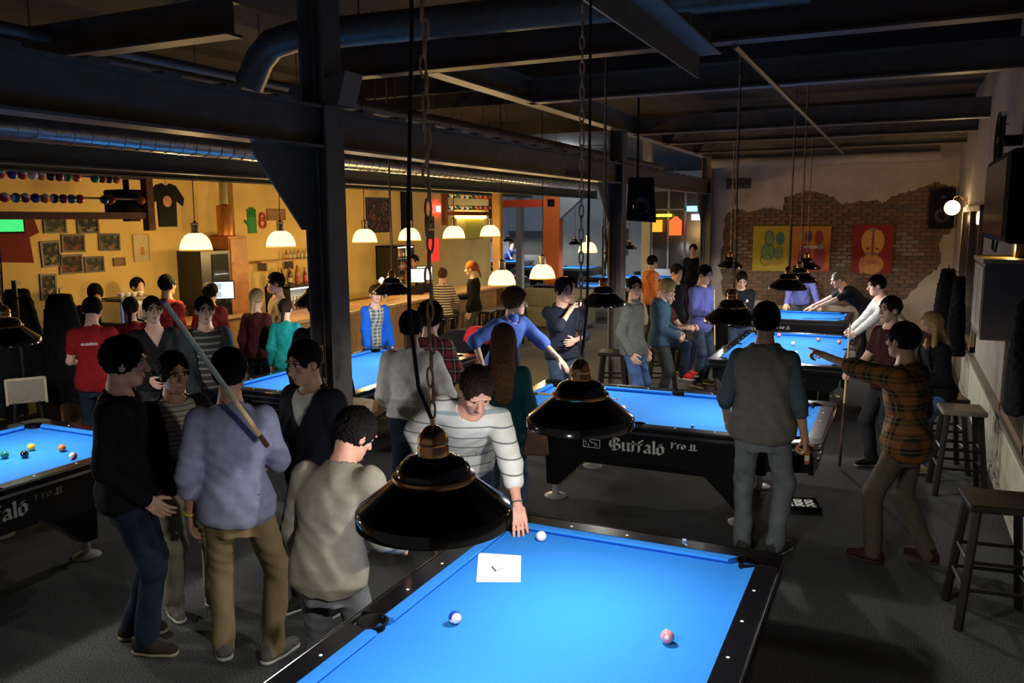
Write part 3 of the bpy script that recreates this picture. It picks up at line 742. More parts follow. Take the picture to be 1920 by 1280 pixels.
    # shirt
    tj = np.array([*sh, *elbow, *wrist, Pc, nk]); em = loose
    def hole(p): return rc(p, nk - RT @ o3(0, -.012, .03), nk + RT @ o3(0, .02, .12), .066, .10)
    def shirt(p, e=em, hem_=hem, fl=.0, sl=sleeve, open_=open_, amp=.004):
        v = torso(p, e, hem_, .55, fl)
        v = (smin(v, armf(p, e + .006, sl), .028) if sl > .05 else torso(p, e + .012, hem_, .55, fl)) + fold(p, amp * 1.5)
        q = intors(p); v = np.maximum(v, hem_ - q[:, 2] - .012 * np.sin(q[:, 0] * 14)); v = np.maximum(v, -hole(p))
        if vneck and hem_ == hem: v = np.maximum(v, -(np.maximum(np.abs(q[:, 0]) - np.clip((q[:, 2] - .47 + vneck) * .5, 0, .09), -q[:, 1])) if True else v)
        if open_: v = np.maximum(v, -(np.maximum(np.abs(q[:, 0]) - open_ * (1.0 + .6 * np.clip((q[:, 2] - .1) / .4, 0, 1)), -q[:, 1])))
        return v
    tm = top_m or cloth(top_c); slo, shi = tj.min(0) - .2, tj.max(0) + .2
    if inner is not None or inner_m is not None:
        child('undershirt', lambda p: shirt(p, .010, hem + .02, .02, isl, 0, .002), slo, shi, hc, inner_m or cloth(inner))
        em2 = em + .014
        sh_o = child('jacket', lambda p: shirt(p, em2, hem, .024), slo, shi, hc, tm)
    else: sh_o = child('shirt', lambda p: shirt(p, em, hem, (hemw - 1) * .1 + .026), slo, shi, hc, tm)
    if collar is not None:
        child('collar', lambda p: np.maximum(np.abs(rc(p, nk - RT @ o3(0, -.006, .02), nk + RT @ o3(0, .01, .03), .068, .062)) - .006, -(((p - nk.astype(F32)) @ RT)[:, 2] + .035)), nk - .15, nk + .15, min(hc, .010), cloth(collar))
    if hood:
        child('hood', lambda p: ell((p - (nk + RT @ o3(0, -.065, -.01)).astype(F32)) @ RT, (0, 0, 0), (.115, .065, .06)) + wr(p, 30, .004), nk - .25, nk + .25, hc, tm)
    # shoes
    for i, sg in enumerate((1, -1)):
        a = ank[i]; fd = fdir[i]; sdv = o3(fd[1], -fd[0], 0); fz = a[2] - .085; Rf = np.stack([sdv, fd, o3(0, 0, 1)], 1).astype(F32); og = np.array((a[0], a[1], fz), F32)
        def shoe_f(p):
            q = (p - og) @ Rf; v = rc(q, (0, -.035, .048), (0, .06, .05), .044, .046); v = smin(v, rc(q, (0, .05, .045), (0, .155, .036), .046, .036), .03); v = smin(v, rc(q, (0, -.02, .05), (0, -.01, .10), .045, .043), .02)
            return np.maximum(v, np.maximum(.018 - q[:, 2], q[:, 2] - .115))
        def sole_f(p):
            q = (p - og) @ Rf; t = q.copy(); t[:, 2] = 0; v = rc(t, (0, -.035, 0), (0, .05, 0), .046, .047); v = smin(v, rc(t, (0, .05, 0), (0, .155, 0), .048, .040), .02)
            return np.maximum(v, np.maximum(.002 - q[:, 2], q[:, 2] - .026))
        b = og + fd * .05
        so = child('shoe', shoe_f, b - .2, b + .2, min(hc, .012), cloth(shoe, .6))
        if so: child('sole', sole_f, b - .2, b + np.array((.2, .2, .05)), min(hc, .010), cloth(sole, .6), so)
    # hair
    def hairf(p):
        q = toh(p); g = {'short': .014, 'curly': .029, 'buzz': .006, 'long': .02, 'tail': .014, 'mop': .018, 'bun': .014, 'cap': .016}[style]
        v = ell(q, (0, -.016, .036), (.075 + g, .097 + g, .090 + g * 1.1))
        fc = ell(q, (0, .105, -.045), (.068 + g * .3, .08, .128))
        am = {'curly': .009, 'mop': .004, 'short': .0025, 'buzz': .001}.get(style, .002); fr = {'curly': 75, 'mop': 95}.get(style, 120)
        an = np.arctan2(q[:, 0], q[:, 1] + .02); v = v + wr(q, fr, am) + .0028 * np.sin(an * 19 + 4 * np.sin(q[:, 2] * 35)) * np.sin(q[:, 2] * 55 + 2 * np.sin(an * 5))
        fc = fc + .007 * np.sin(q[:, 0] * 140 + 1.5) * np.sin(q[:, 2] * 60)
        v = np.maximum(v, -fc); nape = -.055 if style not in ('long', 'mop') else -.08
        m = q.copy(); m[:, 0] = np.abs(q[:, 0])
        v = np.maximum(v, nape - q[:, 2] + np.clip(q[:, 1], -.1, .1) * .35)
        v = np.maximum(v, -ell(m, (.085, .012, -.022), (.03, .034, .042)) if style not in ('long', 'mop', 'curly') else -9.)
        if style == 'long':
            b = np.array((0, -.075, -.02)); lw = (q - b).copy(); lw[:, 1] *= 1.7
            v = smin(v, smin(rc(lw, (0, .02, 0), (0, -.13, -.17), .085, .085), rc(lw, (0, -.13, -.17), (0, -.15, -.36), .085, .07), .03) + wr(q, 60, .004), .03)
            m = q.copy(); m[:, 0] = np.abs(q[:, 0]); v = smin(v, rc(m, (.075, -.005, .0), (.095, .0, -.24), .024, .03), .03)
        if style == 'tail': v = smin(v, rc(q, (0, -.10, .05), (0, -.15, -.16), .035, .018), .015)
        if style == 'bun': v = smin(v, ell(q, (0, -.10, .07), (.045, .045, .045)), .015)
        return v
    hl = child('hair', hairf, HC - np.array((.2, .28, .48 if style == 'long' else .26)), HC + .2, hh * 1.1, hm)
    info = dict(root=root, s=s, sh=sh, elbow=elbow, wrist=wrist, nk=nk, HC=HC, RH=RH, RT=RT, Pc=Pc, tors=tors, hand=[handf(i) for i in (0, 1)], shirt=sh_o, knee=knee, ank=ank)
    if text:
        p = tors((0, -.135, .36)); text_mesh('print', text, .05, WHITE, root, tuple(p * s), (math.pi / 2 - R(lean) * 0, 0, 0))
    return info
def ring_on(info, i, f, r, m, name='bracelet', tr=.004):
    a, b = info['elbow'][i], info['wrist'][i]; d = Vector(b - a).normalized(); c = Vector(a + (b - a) * f) * info['s']; u = d.orthogonal().normalized(); v = d.cross(u)
    MB().tube([c + (u * math.cos(t) + v * math.sin(t)) * r for t in [2 * math.pi * k / 16 for k in range(16)]], tr, 6, closed=True).build(name, m, info['root'], True)
# ---------------------------------------------------------------- the people
def stripes(name, base, c, period, lo, hi, c2=None, per2=1., rough=.9):
    def fn(nt, v):
        z = sepxyz(nt, v)[2]; col = mixc(nt, band(nt, z, period, lo, hi), base, c)
        if c2: col = mixc(nt, band(nt, z, per2, 0, .05), col, c2)
        return col
    return pattern(name, fn, rough)
def plaid(name, base, c1, c2, p=.09):
    def fn(nt, v):
        x, y, z = sepxyz(nt, v); a = mathn(nt, 'ADD', mathn(nt, 'MULTIPLY', x, .8), mathn(nt, 'MULTIPLY', y, .8))
        A = band(nt, a, p, 0, .5); B = band(nt, z, p, 0, .5)
        col = mixc(nt, mathn(nt, 'MULTIPLY', mathn(nt, 'ADD', A, B), .5), base, c1)
        return mixc(nt, mathn(nt, 'MAXIMUM', band(nt, a, p, .72, .78), band(nt, z, p, .72, .78)), col, c2)
    return pattern(name, fn)
def cf(x, y): return math.degrees(math.atan2(x, -y))       # angle that faces the camera: (-sin f, cos f) = (-x, -y)/r
def pp(label, x, y, rel, warm=(None, None), **k):
    f = cf(x, y) + rel; s = k.get('H', 1.78) / 1.78; a = list(k.get('arms', (None, None)))
    for i in (0, 1):
        if warm[i]:
            v = Matrix.Rotation(-R(f), 3, 'Z') @ (Vector(warm[i]) - Vector((x, y, 0))); a[i] = tuple(v / s)   # wrist target given in room coordinates
    k['arms'] = tuple(a); return person(label, x, y, f, **k)
JEANS = mat('blue jeans', (.028, .048, .085), .9, spec=.2, var=.25, scale=14); JEANSD = mat('dark jeans', (.010, .018, .036), .9, spec=.2, var=.3, scale=14)
JEANSL = mat('faded jeans', (.145, .165, .175), .9, spec=.2, var=.2, scale=9); JEANSG = mat('grey jeans', (.10, .105, .115), .9, spec=.2, var=.25, scale=12)
JEANSB = mat('bright jeans', (.05, .10, .23), .9, spec=.2, var=.25, scale=12)
KHAKI = mat('khaki cotton', (.26, .19, .095), .9, spec=.2, var=.12, scale=10); KHAKIP = mat('pale khaki cotton', (.27, .25, .17), .9, spec=.2, var=.14, scale=10)
I = {}
# foreground
I['p1'] = pp('man in black jacket, dark jeans and brown shoes, in profile beside the cut-off table', -3.95, 3.2, 72, H=1.84, lod=0, hp=8, hy=10, hair='black', style='mop', top_c=(.008, .008, .010), hem=-.13, pant_m=JEANSD,
             shoe=(.035, .027, .02), sole=(.32, .28, .2), skin='fair', arms=((.20, .16, .93), None), feet=((.10, .07), (-.10, -.06)), fyaw=(-8, 6), sleeve=1.97)
I['p2'] = pp('person in cream striped top under an open black jacket, khaki trousers', -4.06, 3.68, 22, H=1.68, lod=0, hair='black', style='mop', skin='tan', top_c=(.012, .012, .012), open_=.075, hem=-.10,
             inner_m=stripes('cream stripes', (.40, .36, .28), (.16, .14, .11), .030, .0, .3), pant_m=KHAKIP, shoe=(.17, .16, .15), sole=(.6, .58, .5), arms=((.10, .26, 1.02), (-.12, .26, 1.05)), hands=('grip', 'rest'), feet=((.10, .02), (-.14, .12)), hp=6)
I['p3'] = pp('man in lavender shirt and khaki trousers seen from behind, yellow wristband', -3.24, 3.32, 168, H=1.80, lod=0, hair='black', style='short', skin='tan', top_c=(.26, .27, .40), hem=-.13, sleeve=1.35, loose=.02, pant_m=KHAKI,
             shoe=(.12, .12, .11), sole=(.5, .5, .44), arms=((.14, .36, 1.10), None), hands=('grip', 'rest'), feet=((.15, .0), (-.13, .08)), fyaw=(-30, 8), belt=True, collar=(.26, .27, .40), poles=((.5, -.8, -.7), None))
I['p4'] = pp('man with white V collar under a dark sweater, looking down towards the lavender shirt', -3.25, 4.02, -45, H=1.76, lod=0, hair='black', style='short', skin='tan', top_c=(.010, .011, .016), hem=-.1, pant=(.02, .02, .022),
             hp=12, hy=-5, arms=((.12, .3, 1.08), None), hands=('grip', 'rest'), inner=(.42, .43, .42), vneck=.2)
I['p5'] = pp('man in taupe sweater and grey jeans, back turned, at the rail of the closest table', -2.34, 2.96, 150, H=1.66, lod=0, lean=9, hunch=.10, hp=32, hy=-28, hair='black', style='mop', skin='red', top_c=(.22, .20, .155), loose=.018, hem=-.15, hemw=.86, build=1.1,
             pant_m=JEANSG, arms=((.30, .22, 1.0), None), hands=('rest', 'rest'), feet=((.16, .0), (-.16, .0)), sleeve=1.9)
I['p6'] = pp('man in white striped sweater bending to place the cue ball', -2.44, 4.46, 12, H=1.84, lod=0, lean=36, hunch=.04, hp=42, hy=4, twist=-22, hair='dark', style='short', skin='red', sleeve=1.42, loose=.02, hem=-.10,
             top_m=stripes('white sweater stripes', (.62, .62, .57), (.14, .14, .15), .075, 0, .10, (.30, .38, .40), .45), pant_m=JEANS, arms=((.22, .12, .92), None), warm=(None, (-1.84, 4.0, .90)), hands=('grip', 'reach'), feet=((.14, -.1), (-.14, .0)), poles=((.5, -.8, 0), (-.8, -.2, .1)))
ring_on(I['p3'], 1, .93, .034, mat('yellow band', (.7, .5, .03), .5, var=0), 'wristband', .007); ring_on(I['p6'], 1, .94, .032, mat('dark band', (.03, .03, .03), .5, var=0))
# around the second table
I['p7'] = pp('man in white shirt and dark jeans seen from behind beside the column', -3.42, 5.45, 172, H=1.78, lod=1, hair='black', style='short', skin='brown', top_c=(.70, .68, .64), hem=-.01, pant_m=JEANSD, belt=True, collar=(.42, .40, .38), arms=((.27, .18, 1.02), (-.2, .22, .95)), hp=5, loose=.024)
I['p8'] = pp('man in red plaid shirt, curly dark hair, behind the hanging chain', -3.72, 6.25, 150, H=1.76, lod=1, hair='black', style='curly', skin='fair', top_m=plaid('red plaid', (.015, .018, .03), (.22, .03, .03), (.3, .3, .3), .10), hem=-.2, sleeve=1.1, pant_m=JEANSL, arms=((.24, .26, 1.10), None), hands=('grip', 'rest'))
I['p9'] = pp('curly-haired man in blue shirt leaning one hand on the cloth', -3.78, 7.85, 38, H=1.80, lod=1, lean=16, hunch=.02, hy=45, hp=4, hair='brown', style='curly', skin='fair', top_c=(.06, .11, .36), sleeve=1.12, hem=-.12, loose=.022, pant_m=JEANS, arms=((.40, .18, 1.0), (-.40, .66, .90)), hands=('rest', 'reach'), poles=((1, -.3, .1), (-.9, -.5, 0)), collar=(.06, .11, .36))
I['p10'] = pp('woman with long brown hair in dark teal top, seen from behind', -2.64, 5.5, 178, H=1.70, lod=1, hair='brown', style='long', build=.88, top_c=(.006, .035, .038), hem=-.16, sleeve=1.4, pant_m=JEANS, arms=(None, (-.24, .05, .86)), skin='fair')
I['p11'] = pp('man in navy sweater resting his chin on his hand', -3.45, 8.75, 25, H=1.82, lod=1, hy=10, hp=5, hair='dark', style='mop', top_c=(.014, .018, .030), hem=-.08, pant_m=JEANS, belt=True, sleeve=1.25, arms=((-.02, .18, 1.44), (-.05, .22, 1.10)), hands=('chin', 'rest'), poles=((.9, .2, -.8), (-.8, -.4, -.3)))
I['p12'] = pp('young man in dark polo behind the man with hand on chin', -3.72, 9.7, 20, H=1.76, lod=1, hair='dark', style='short', top_c=(.014, .016, .022), hem=-.1, sleeve=.5, pant_m=JEANS, arms=((.1, .26, 1.1), (-.1, .26, 1.14)), hands=('grip', 'grip'))
I['p13'] = pp('young man in grey zip sweater, hand in jeans pocket, by the column', -2.86, 9.6, 62, H=1.79, lod=1, build=.92, hair='black', style='short', top_c=(.115, .12, .11), hem=-.12, pant_m=JEANSB, hy=-42, arms=((.19, .08, .89), (-.2, .06, .89)), collar=(.10, .11, .10))
I['p14'] = pp('person in denim jacket with tousled fair hair looking down', -2.80, 10.65, 78, H=1.72, lod=1, hair='blond', style='mop', top_c=(.05, .09, .14), hem=-.10, pant=(.035, .04, .038), inner=(.02, .16, .12), open_=.05, hp=28, arms=((.08, .24, 1.0), (-.05, .25, 1.02)), hands=('grip', 'grip'))
I['p15'] = pp('seated person in dark red top and red shoes', -2.98, 11.5, 62, H=1.74, lod=1, sit=.76, hair='dark', style='short', top_c=(.05, .012, .010), pant_m=JEANSD, shoe=(.5, .03, .025), sole=(.7, .68, .65), feet=((.12, .40, .26), (-.16, .30, .25)), arms=((.12, .42, 1.0), (-.10, .42, 1.0)), hands=('grip', 'grip'), hp=15, sleeve=.5)
I['p16'] = pp('man in violet shirt and jeans holding an upright cue', -2.60, 12.2, 50, H=1.81, lod=1, hair='black', style='short', top_c=(.11, .12, .36), hem=-.16, pant_m=JEANS, shoe=(.07, .06, .04), sole=(.5, .48, .4), hp=15, arms=((.17, .30, 1.08), (-.2, .24, 1.0)), hands=('grip', 'rest'), feet=((.12, .05), (-.14, -.05)))
I['p17'] = pp('person in black hooded jacket with a bag, between violet shirt and denim jacket', -3.2, 13.0, 40, H=1.77, lod=2, hair='dark', style='short', top_c=(.012, .012, .014), pant=(.015, .015, .018), hp=12, hood=True)
I['p18'] = pp('man in small red and yellow plaid shirt by the far tables', -4.42, 16.05, 120, H=1.76, lod=2, hair='black', style='short', top_m=plaid('small red plaid', (.30, .03, .02), (.45, .12, .03), (.6, .5, .2), .06), hem=-.16, pant=(.02, .02, .02), skin='tan')
I['p19'] = pp('man in black with his face lit red, in the far hall', -4.55, 20.3, -15, H=1.86, lod=2, hair='black', style='short', top_c=(.008, .008, .008), pant=(.01, .01, .01), skin='red')  # red light on his face is put into the skin colour
I['p20'] = pp('man in black sweater with white chest print looking at his phone', -2.16, 12.95, 8, H=1.70, lod=1, hair='dark', style='short', top_c=(.010, .012, .015), hem=-.1, pant_m=JEANS, hp=30, arms=((.06, .30, 1.15), (-.06, .30, 1.15)), hands=('grip', 'grip'))
I['p21'] = pp('man in blue violet hoodie behind the table before the paintings', -1.62, 16.35, 5, H=1.74, lod=1, lean=10, hair='brown', style='short', top_c=(.10, .11, .30), hem=-.06, pant=(.05, .05, .06), arms=((.28, .36, .92), (-.28, .36, .92)), hands=('flat', 'flat'), hood=True)
I['p22'] = pp('man in black T-shirt stretched over the table before the paintings', -.42, 15.1, -72, H=1.80, lod=1, lean=52, hp=20, hair='grey', style='buzz', top_c=(.010, .012, .014), sleeve=.6, hem=-.06, pant=(.02, .022, .025), arms=((.20, .95, .90), (-.12, 1.0, .90)), hands=('flat', 'flat'), feet=((.14, -.12), (-.14, .1)))
I['p23'] = pp('man in white sweater leaning over the rail with a cue', .08, 12.35, -62, H=1.80, lod=1, lean=34, hp=10, hy=-10, hair='black', style='short', top_c=(.50, .50, .47), hem=-.05, pant=(.02, .022, .025), arms=((.12, .62, .93), (-.10, .64, .93)), hands=('grip', 'grip'), feet=((.14, -.15), (-.14, .12)))
I['p24'] = pp('man in dark maroon T-shirt holding a cue beside the blonde woman', -.02, 8.75, -48, H=1.72, lod=1, hair='dark', style='short', top_c=(.030, .010, .009), sleeve=.6, hem=-.12, pant=(.02, .02, .025), arms=((.16, .34, 1.02), None), hands=('grip', 'rest'))
I['p25'] = pp('man in orange plaid shirt pointing across the tables, walking', .13, 6.32, -112, H=1.75, lod=1, lean=5, hair='black', style='short', skin='tan', top_m=plaid('orange plaid', (.010, .012, .010), (.17, .068, .018), (.14, .10, .03), .10), hem=-.18, sleeve=1.15, loose=.026, hemw=1.0, pant=(.075, .065, .045), shoe=(.03, .012, .01), sole=(.05, .03, .03),
             arms=(None, (-.14, .60, 1.50)), hands=('rest', 'point'), feet=((.12, -.16, .02), (-.12, .14)), poles=(None, (-.5, .1, -1)), hy=-12)
I['p26'] = pp('blonde woman in black cardigan perched on a bar stool', .44, 8.95, -55, H=1.68, lod=1, sit=.86, hair='blond', style='long', build=.88, top_c=(.010, .010, .012), inner=(.10, .12, .16), open_=.05, hem=-.1, pant_m=JEANSB, shoe=(.30, .25, .13), sole=(.45, .4, .28), feet=((.10, .22), (-.10, .14)), arms=((.1, .34, .98), (-.1, .34, 1.0)), lean=8, hunch=.05)
I['p27'] = pp('tall man in taupe hooded vest and faded jeans, back to the camera', -.83, 6.08, 174, H=1.88, lod=0, hair='black', style='short', skin='tan', top_c=(.12, .112, .098), sleeve=.0, inner=(.055, .075, .09), isl=1.25, hem=-.13, loose=.016, pant_m=JEANSL, shoe=(.045, .05, .04), sole=(.25, .25, .2), hood=True, arms=((.28, .02, .86), (-.26, .16, .92)), feet=((.115, .02), (-.105, .0)), fyaw=(-22, 5), belt=True, hands=('grip', 'rest'))
# bar side
I['r28'] = pp('bar guest in red T-shirt with white print across the back', -7.25, 5.62, 165, H=1.76, lod=1, hair='black', style='short', top_c=(.22, .012, .014), sleeve=.55, hem=-.14, pant_m=JEANSD, hp=25, text='eusebio', arms=(None, (-.2, .3, 1.05)))
I['r29'] = pp('dark-haired bartender bending over the coffee machine', -9.62, 7.5, 15, H=1.74, lod=2, hair='black', style='mop', top_c=(.02, .01, .01), hp=35, hunch=.06, pant=(.02, .02, .02))
I['r30'] = pp('smaller guest in red T-shirt with white print, dark ponytail', -7.85, 6.6, 172, H=1.64, lod=1, hair='black', style='tail', build=.88, top_c=(.20, .012, .014), sleeve=.55, hem=-.14, pant_m=JEANSD, text='eusebio')
I['m31'] = pp('man in dark V-neck facing the camera near the red shirts', -6.6, 5.8, 8, H=1.76, lod=1, hair='black', style='short', top_c=(.010, .010, .011), hem=-.1, pant=(.02, .02, .024), arms=((.1, .26, 1.0), None), vneck=.14)
I['m31b'] = pp('bartender half hidden behind the dark V-neck', -9.6, 8.2, 35, H=1.72, lod=2, hair='black', style='short', top_c=(.04, .015, .012), pant=(.02, .02, .02))
I['m32'] = pp('man in bright red checked shirt at the bar', -8.40, 7.62, 140, H=1.82, lod=1, hair='black', style='short', top_m=plaid('red check', (.26, .02, .02), (.36, .04, .03), (.08, .01, .01), .07), hem=-.14, pant=(.02, .02, .025))
I['m33'] = pp('young man in jacket over a dark striped shirt facing the camera', -6.02, 5.9, 8, H=1.77, lod=1, hair='dark', style='short', top_c=(.022, .028, .032), open_=.09, inner_m=stripes('dark stripes', (.03, .032, .03), (.16, .16, .14), .06, 0, .3), hem=-.1, pant_m=JEANSD, arms=((.16, .20, .9), (-.26, .08, .86)))
I['m34'] = pp('man in red shirt half hidden beside the till screen', -8.05, 8.0, 150, H=1.70, lod=2, hair='black', style='mop', top_c=(.16, .02, .02), pant=(.02, .02, .02))
I['w35'] = pp('woman with fair ponytail in a dark top at the bar', -7.15, 7.85, 150, H=1.66, lod=2, hair='blond', style='tail', build=.86, top_c=(.05, .012, .012), pant_m=JEANSD)
I['m36'] = pp('man in white T-shirt in profile beside the lit fridge', -7.32, 8.45, -80, H=1.82, lod=1, hair='dark', style='short', top_c=(.45, .40, .33), sleeve=.6, pant=(.03, .03, .03))
I['w37'] = pp('woman in turquoise top with dark ponytail seen from behind', -6.62, 7.75, 165, H=1.56, lod=1, hair='dark', style='tail', build=.86, top_c=(.012, .21, .20), hem=-.2, sleeve=1.9, pant=(.02, .02, .025), hp=10)
I['m38'] = pp('tall man in black coat and beige trousers standing half behind the column', -4.56, 5.78, 150, H=1.88, lod=1, hair='dark', style='mop', top_c=(.007, .007, .009), hem=-.22, pant_m=KHAKIP)
I['w39'] = pp('woman in bright blue cardigan leaning on the table past the column', -6.5, 9.42, 18, H=1.62, lod=1, lean=10, hair='brown', style='bun', build=.86, top_c=(.01, .10, .55), open_=.075, inner_m=plaid('floral top', (.45, .45, .40), (.06, .08, .08), (.3, .3, .2), .05), hem=-.12, pant_m=JEANSD, arms=((.22, .34, .86), None), hands=('flat', 'rest'))
I['b40'] = pp('bartender in yellow T-shirt behind the beer taps', -9.2, 14.9, -30, H=1.76, lod=2, hair='black', style='short', skin='tan', top_c=(.42, .28, .02), sleeve=.6, pant=(.02, .02, .02), arms=((.12, .3, 1.05), (-.12, .3, 1.05)))
I['w41'] = pp('woman in cream and black striped sweater seated at the bar', -7.08, 12.35, 168, H=1.70, lod=1, sit=.93, hair='brown', style='bun', build=.9, top_m=stripes('breton stripes', (.50, .42, .26), (.02, .02, .02), .045, 0, .42), hem=-.1, pant=(.012, .012, .014), feet=((.12, .34, .38), (-.12, .34, .38)), arms=((.14, .4, 1.18), (-.14, .4, 1.18)))
I['w42'] = pp('red-haired woman in black with ponytail standing at the bar', -6.92, 13.2, -100, H=1.75, lod=1, hair='ginger', style='tail', build=.88, top_c=(.008, .008, .008), pant=(.06, .055, .05), hp=8, arms=((.1, .34, 1.1), None))
I['f43'] = pp('far player in blue striped shirt stretched over a table beside the bar', -15.1, 32.05, 20, H=1.78, lod=2, lean=50, hp=10, hair='dark', style='short', top_c=(.06, .08, .22), pant=(.02, .02, .03), arms=((.2, .8, .92), (-.3, .9, .92)), hands=('grip', 'flat'))
# small prints on clothing
p = I['p20']; nib([[(0, 0), (.4, .7), (.9, .3), (.3, .2)], [(.2, .9), (.8, .8)]], (.005, .004), .05, .05).build('chest_print', WHITE, p['root'], loc=tuple(p['tors']((-.06, .150, .31)) * p['s']), rot=(0, 0, math.pi))
p = I['p6']; text_mesh('chest_print', 'o core', .03, BLACKM, p['root'], tuple(p['tors']((-.09, .172, .30)) * p['s']), (math.pi / 2 - .42, 0, math.pi))
# ---------------------------------------------------------------- cues, balls and small things on the tables
CUEW = mat('cue maple', (.72, .48, .22), .35, var=.15, scale=12); CUEB = mat('cue butt', (.10, .05, .025), .3, var=.3)
def cue(label, a, b, tip_at_b=True, split=.45, r=(.0145, .0065)):
    """butt at a, tip at b"""
    a, b = Vector(a), Vector(b); c = a.lerp(b, split); o = top('pool_cue', label, 'cue', a, 0, 'pool cues'); z = Vector((0, 0, 0))
    rm = r[0] + (r[1] - r[0]) * split
    MB().tube([z, c - a], [r[0], rm], 10).build('butt', CUEB, o, True); MB().tube([c - a, b - a], [rm, r[1]], 10).build('shaft', CUEW, o, True)
    d = (b - a).normalized(); MB().tube([b - a, b - a + d * .012], [r[1], r[1] * .9], 8).build('tip', mat('cue tip', (.05, .12, .25), .9, var=0), o)
    return o
def hand_pt(k, i): 
    p = I[k]; c = Vector(p['hand'][i][5] * p['s']); return p['root'].matrix_world @ c if False else (Matrix.Translation(p['root'].location) @ Matrix.Rotation(p['root'].rotation_euler[2], 4, 'Z')) @ c
BALLC = {'yellow': (.75, .42, .03), 'blue': (.02, .05, .35), 'red': (.62, .05, .03), 'violet': (.12, .03, .25), 'orange': (.75, .19, .03), 'green': (.01, .16, .09), 'maroon': (.22, .02, .02), 'black': (.008, .008, .008), 'white': (.80, .78, .72), 'pink': (.75, .25, .27)}
def ball_mat(c, stripe=False, r=.0286):
    if not stripe: return mat('ball ' + c, BALLC[c], .12, var=0, coat=.5)
    def fn(nt, v):
        z = sepxyz(nt, v)[2]; return mixc(nt, mathn(nt, 'LESS_THAN', mathn(nt, 'ABSOLUTE', z), r * .6), BALLC['white'], BALLC[c])
    return pattern('striped ball %s %.3f' % (c, r), fn, .12)
_BM = {}
def pool_ball(label, c, pos, stripe=False, rot=(0, 0, 0), r=.0286, spot=True, group='balls on the pool tables', num=None):
    k = (c, stripe, round(r, 4))
    if k not in _BM: _BM[k] = MB().ball((0, 0, 0), r, 12 if r < .04 else 9).mesh('pool_ball', ball_mat(c, stripe, r), 2)
    o = link_mesh('pool_ball', _BM[k], None, pos, rot); tag(o, label, 'ball', group)
    if spot and c != 'white':
        if 'sp' not in _BM: _BM['sp'] = MB().lathe([(.0001, .0289), (.007, .0280), (.0095, .0272), (.007, .0282), (.0001, .0291)], 12, caps=False).mesh('number_disc', WHITE)
        d = link_mesh('number_disc', _BM['sp'], o, (0, 0, 0), (R(70), 0, R(random.uniform(-40, 40))))
        if num: text_mesh('number', num, .011, BLACKM, o, (0, -.0292, .0), (R(90), 0, 0))
    return o
zb = .765 + .0286
pool_ball('white cue ball under the bending man\'s hand', 'white', (-1.655, 3.90, zb))
pool_ball('blue striped ball on the closest table', 'blue', (-1.635, 2.905, zb), True, (R(60), R(70), R(20)), num='10')
pool_ball('pale red ball alone on the closest table', 'pink', (-.765, 3.115, zb), False, (0, 0, .3))
pool_ball('white cue ball on the table where the curly-haired man leans', 'white', (-2.17, 7.0, zb))
pool_ball('orange ball beside the vest man on the second table', 'orange', (-.67, 7.46, zb))
pool_ball('red ball resting on the far cushion of the second table', 'red', (-.73, 7.86, .797 + .0286))
for lab, c, x, y, st in [('yellow ball on the cut-off table, right behind the black one', 'yellow', -5.9, 3.97, False), ('orange ball on the cut-off table', 'orange', -5.66, 4.05, False), ('black ball on the cut-off table', 'black', -5.76, 3.82, False),
                     ('red striped ball near the rail of the cut-off table', 'red', -5.38, 3.93, True), ('green ball touching the frame edge on the cut-off table', 'green', -5.88, 3.75, False), ('yellow striped ball touching the green one', 'yellow', -5.945, 3.72, True), ('dark blue ball at the frame edge close to the lettered rail', 'blue', -5.36, 3.33, False)]:
    pool_ball(lab, c, (x, y, zb), st, (R(50), R(20), 0))
for lab, c, x, y in [('pink ball by the far cushion of the pointed-at table', 'pink', -1.5, 12.40), ('white ball in the middle of the pointed-at table', 'white', -1.22, 11.62), ('orange ball on the pointed-at table, farther from the right rail', 'orange', -.94, 12.15), ('orange ball on the pointed-at table beside the white sweater man\'s hands', 'orange', -.66, 12.0),
                  ('pale ball just above the pointing hand', 'white', -1.09, 10.78), ('blue ball under the pointing arm', 'blue', -.84, 10.7)]:
    pool_ball(lab, c, (x, y, zb))
# paper sheet with a printed V, chalk cubes, ball tray, phone
pm = MB(); L = [(-1.891, 3.619), (-1.674, 3.678), (-1.546, 3.388), (-1.739, 3.302)]
ps = tag(MB().add([(a, b, .767 + k * .0007 + 0.) for k in (0, 1) for i, (a, b) in enumerate(L)], [(0, 1, 2, 3), (4, 5, 6, 7), (0, 1, 5, 4), (1, 2, 6, 5), (2, 3, 7, 6), (3, 0, 4, 7)]).build('paper_sheet', mat('white paper', (.85, .85, .84), .8, var=0)), 'white paper sheet lying on the blue cloth under the lamp', 'paper')
v_ = nib([[(0, 1), (.45, 0), (.95, .85)], [(.5, .55), (.95, .85)]], (.0035, .0025), .065, .055, .0005)
v_.v = [(x, z, -y) for x, y, z in v_.v]; v_.build('printed_mark', mat('ink', (.03, .03, .035), .8, var=0), ps, loc=(-1.735, 3.44, .7680), rot=(0, 0, .3))
def chalk(label, x, y, z, rz=0.):
    o = top('chalk_cube', label, 'chalk', (x, y, z), rz, 'chalk cubes'); MB().box((0, 0, .0105), (.021, .021, .021)).build('paper_wrap', mat('chalk wrap', (.05, .12, .3), .8, var=0), o); MB().box((0, 0, .0222), (.019, .019, .0026)).build('chalk_face', mat('chalk face', (.35, .6, .75), .95, var=0), o)
chalk('pale blue chalk cube on the far rail of the closest table', -.925, 4.085, .803, .2)
chalk('dark chalk cube on the front rail of the second table', -1.43, 6.50, .803, .4); chalk('chalk cube on the near rail of the pointed-at table', -1.0, 9.95, .803, .1)
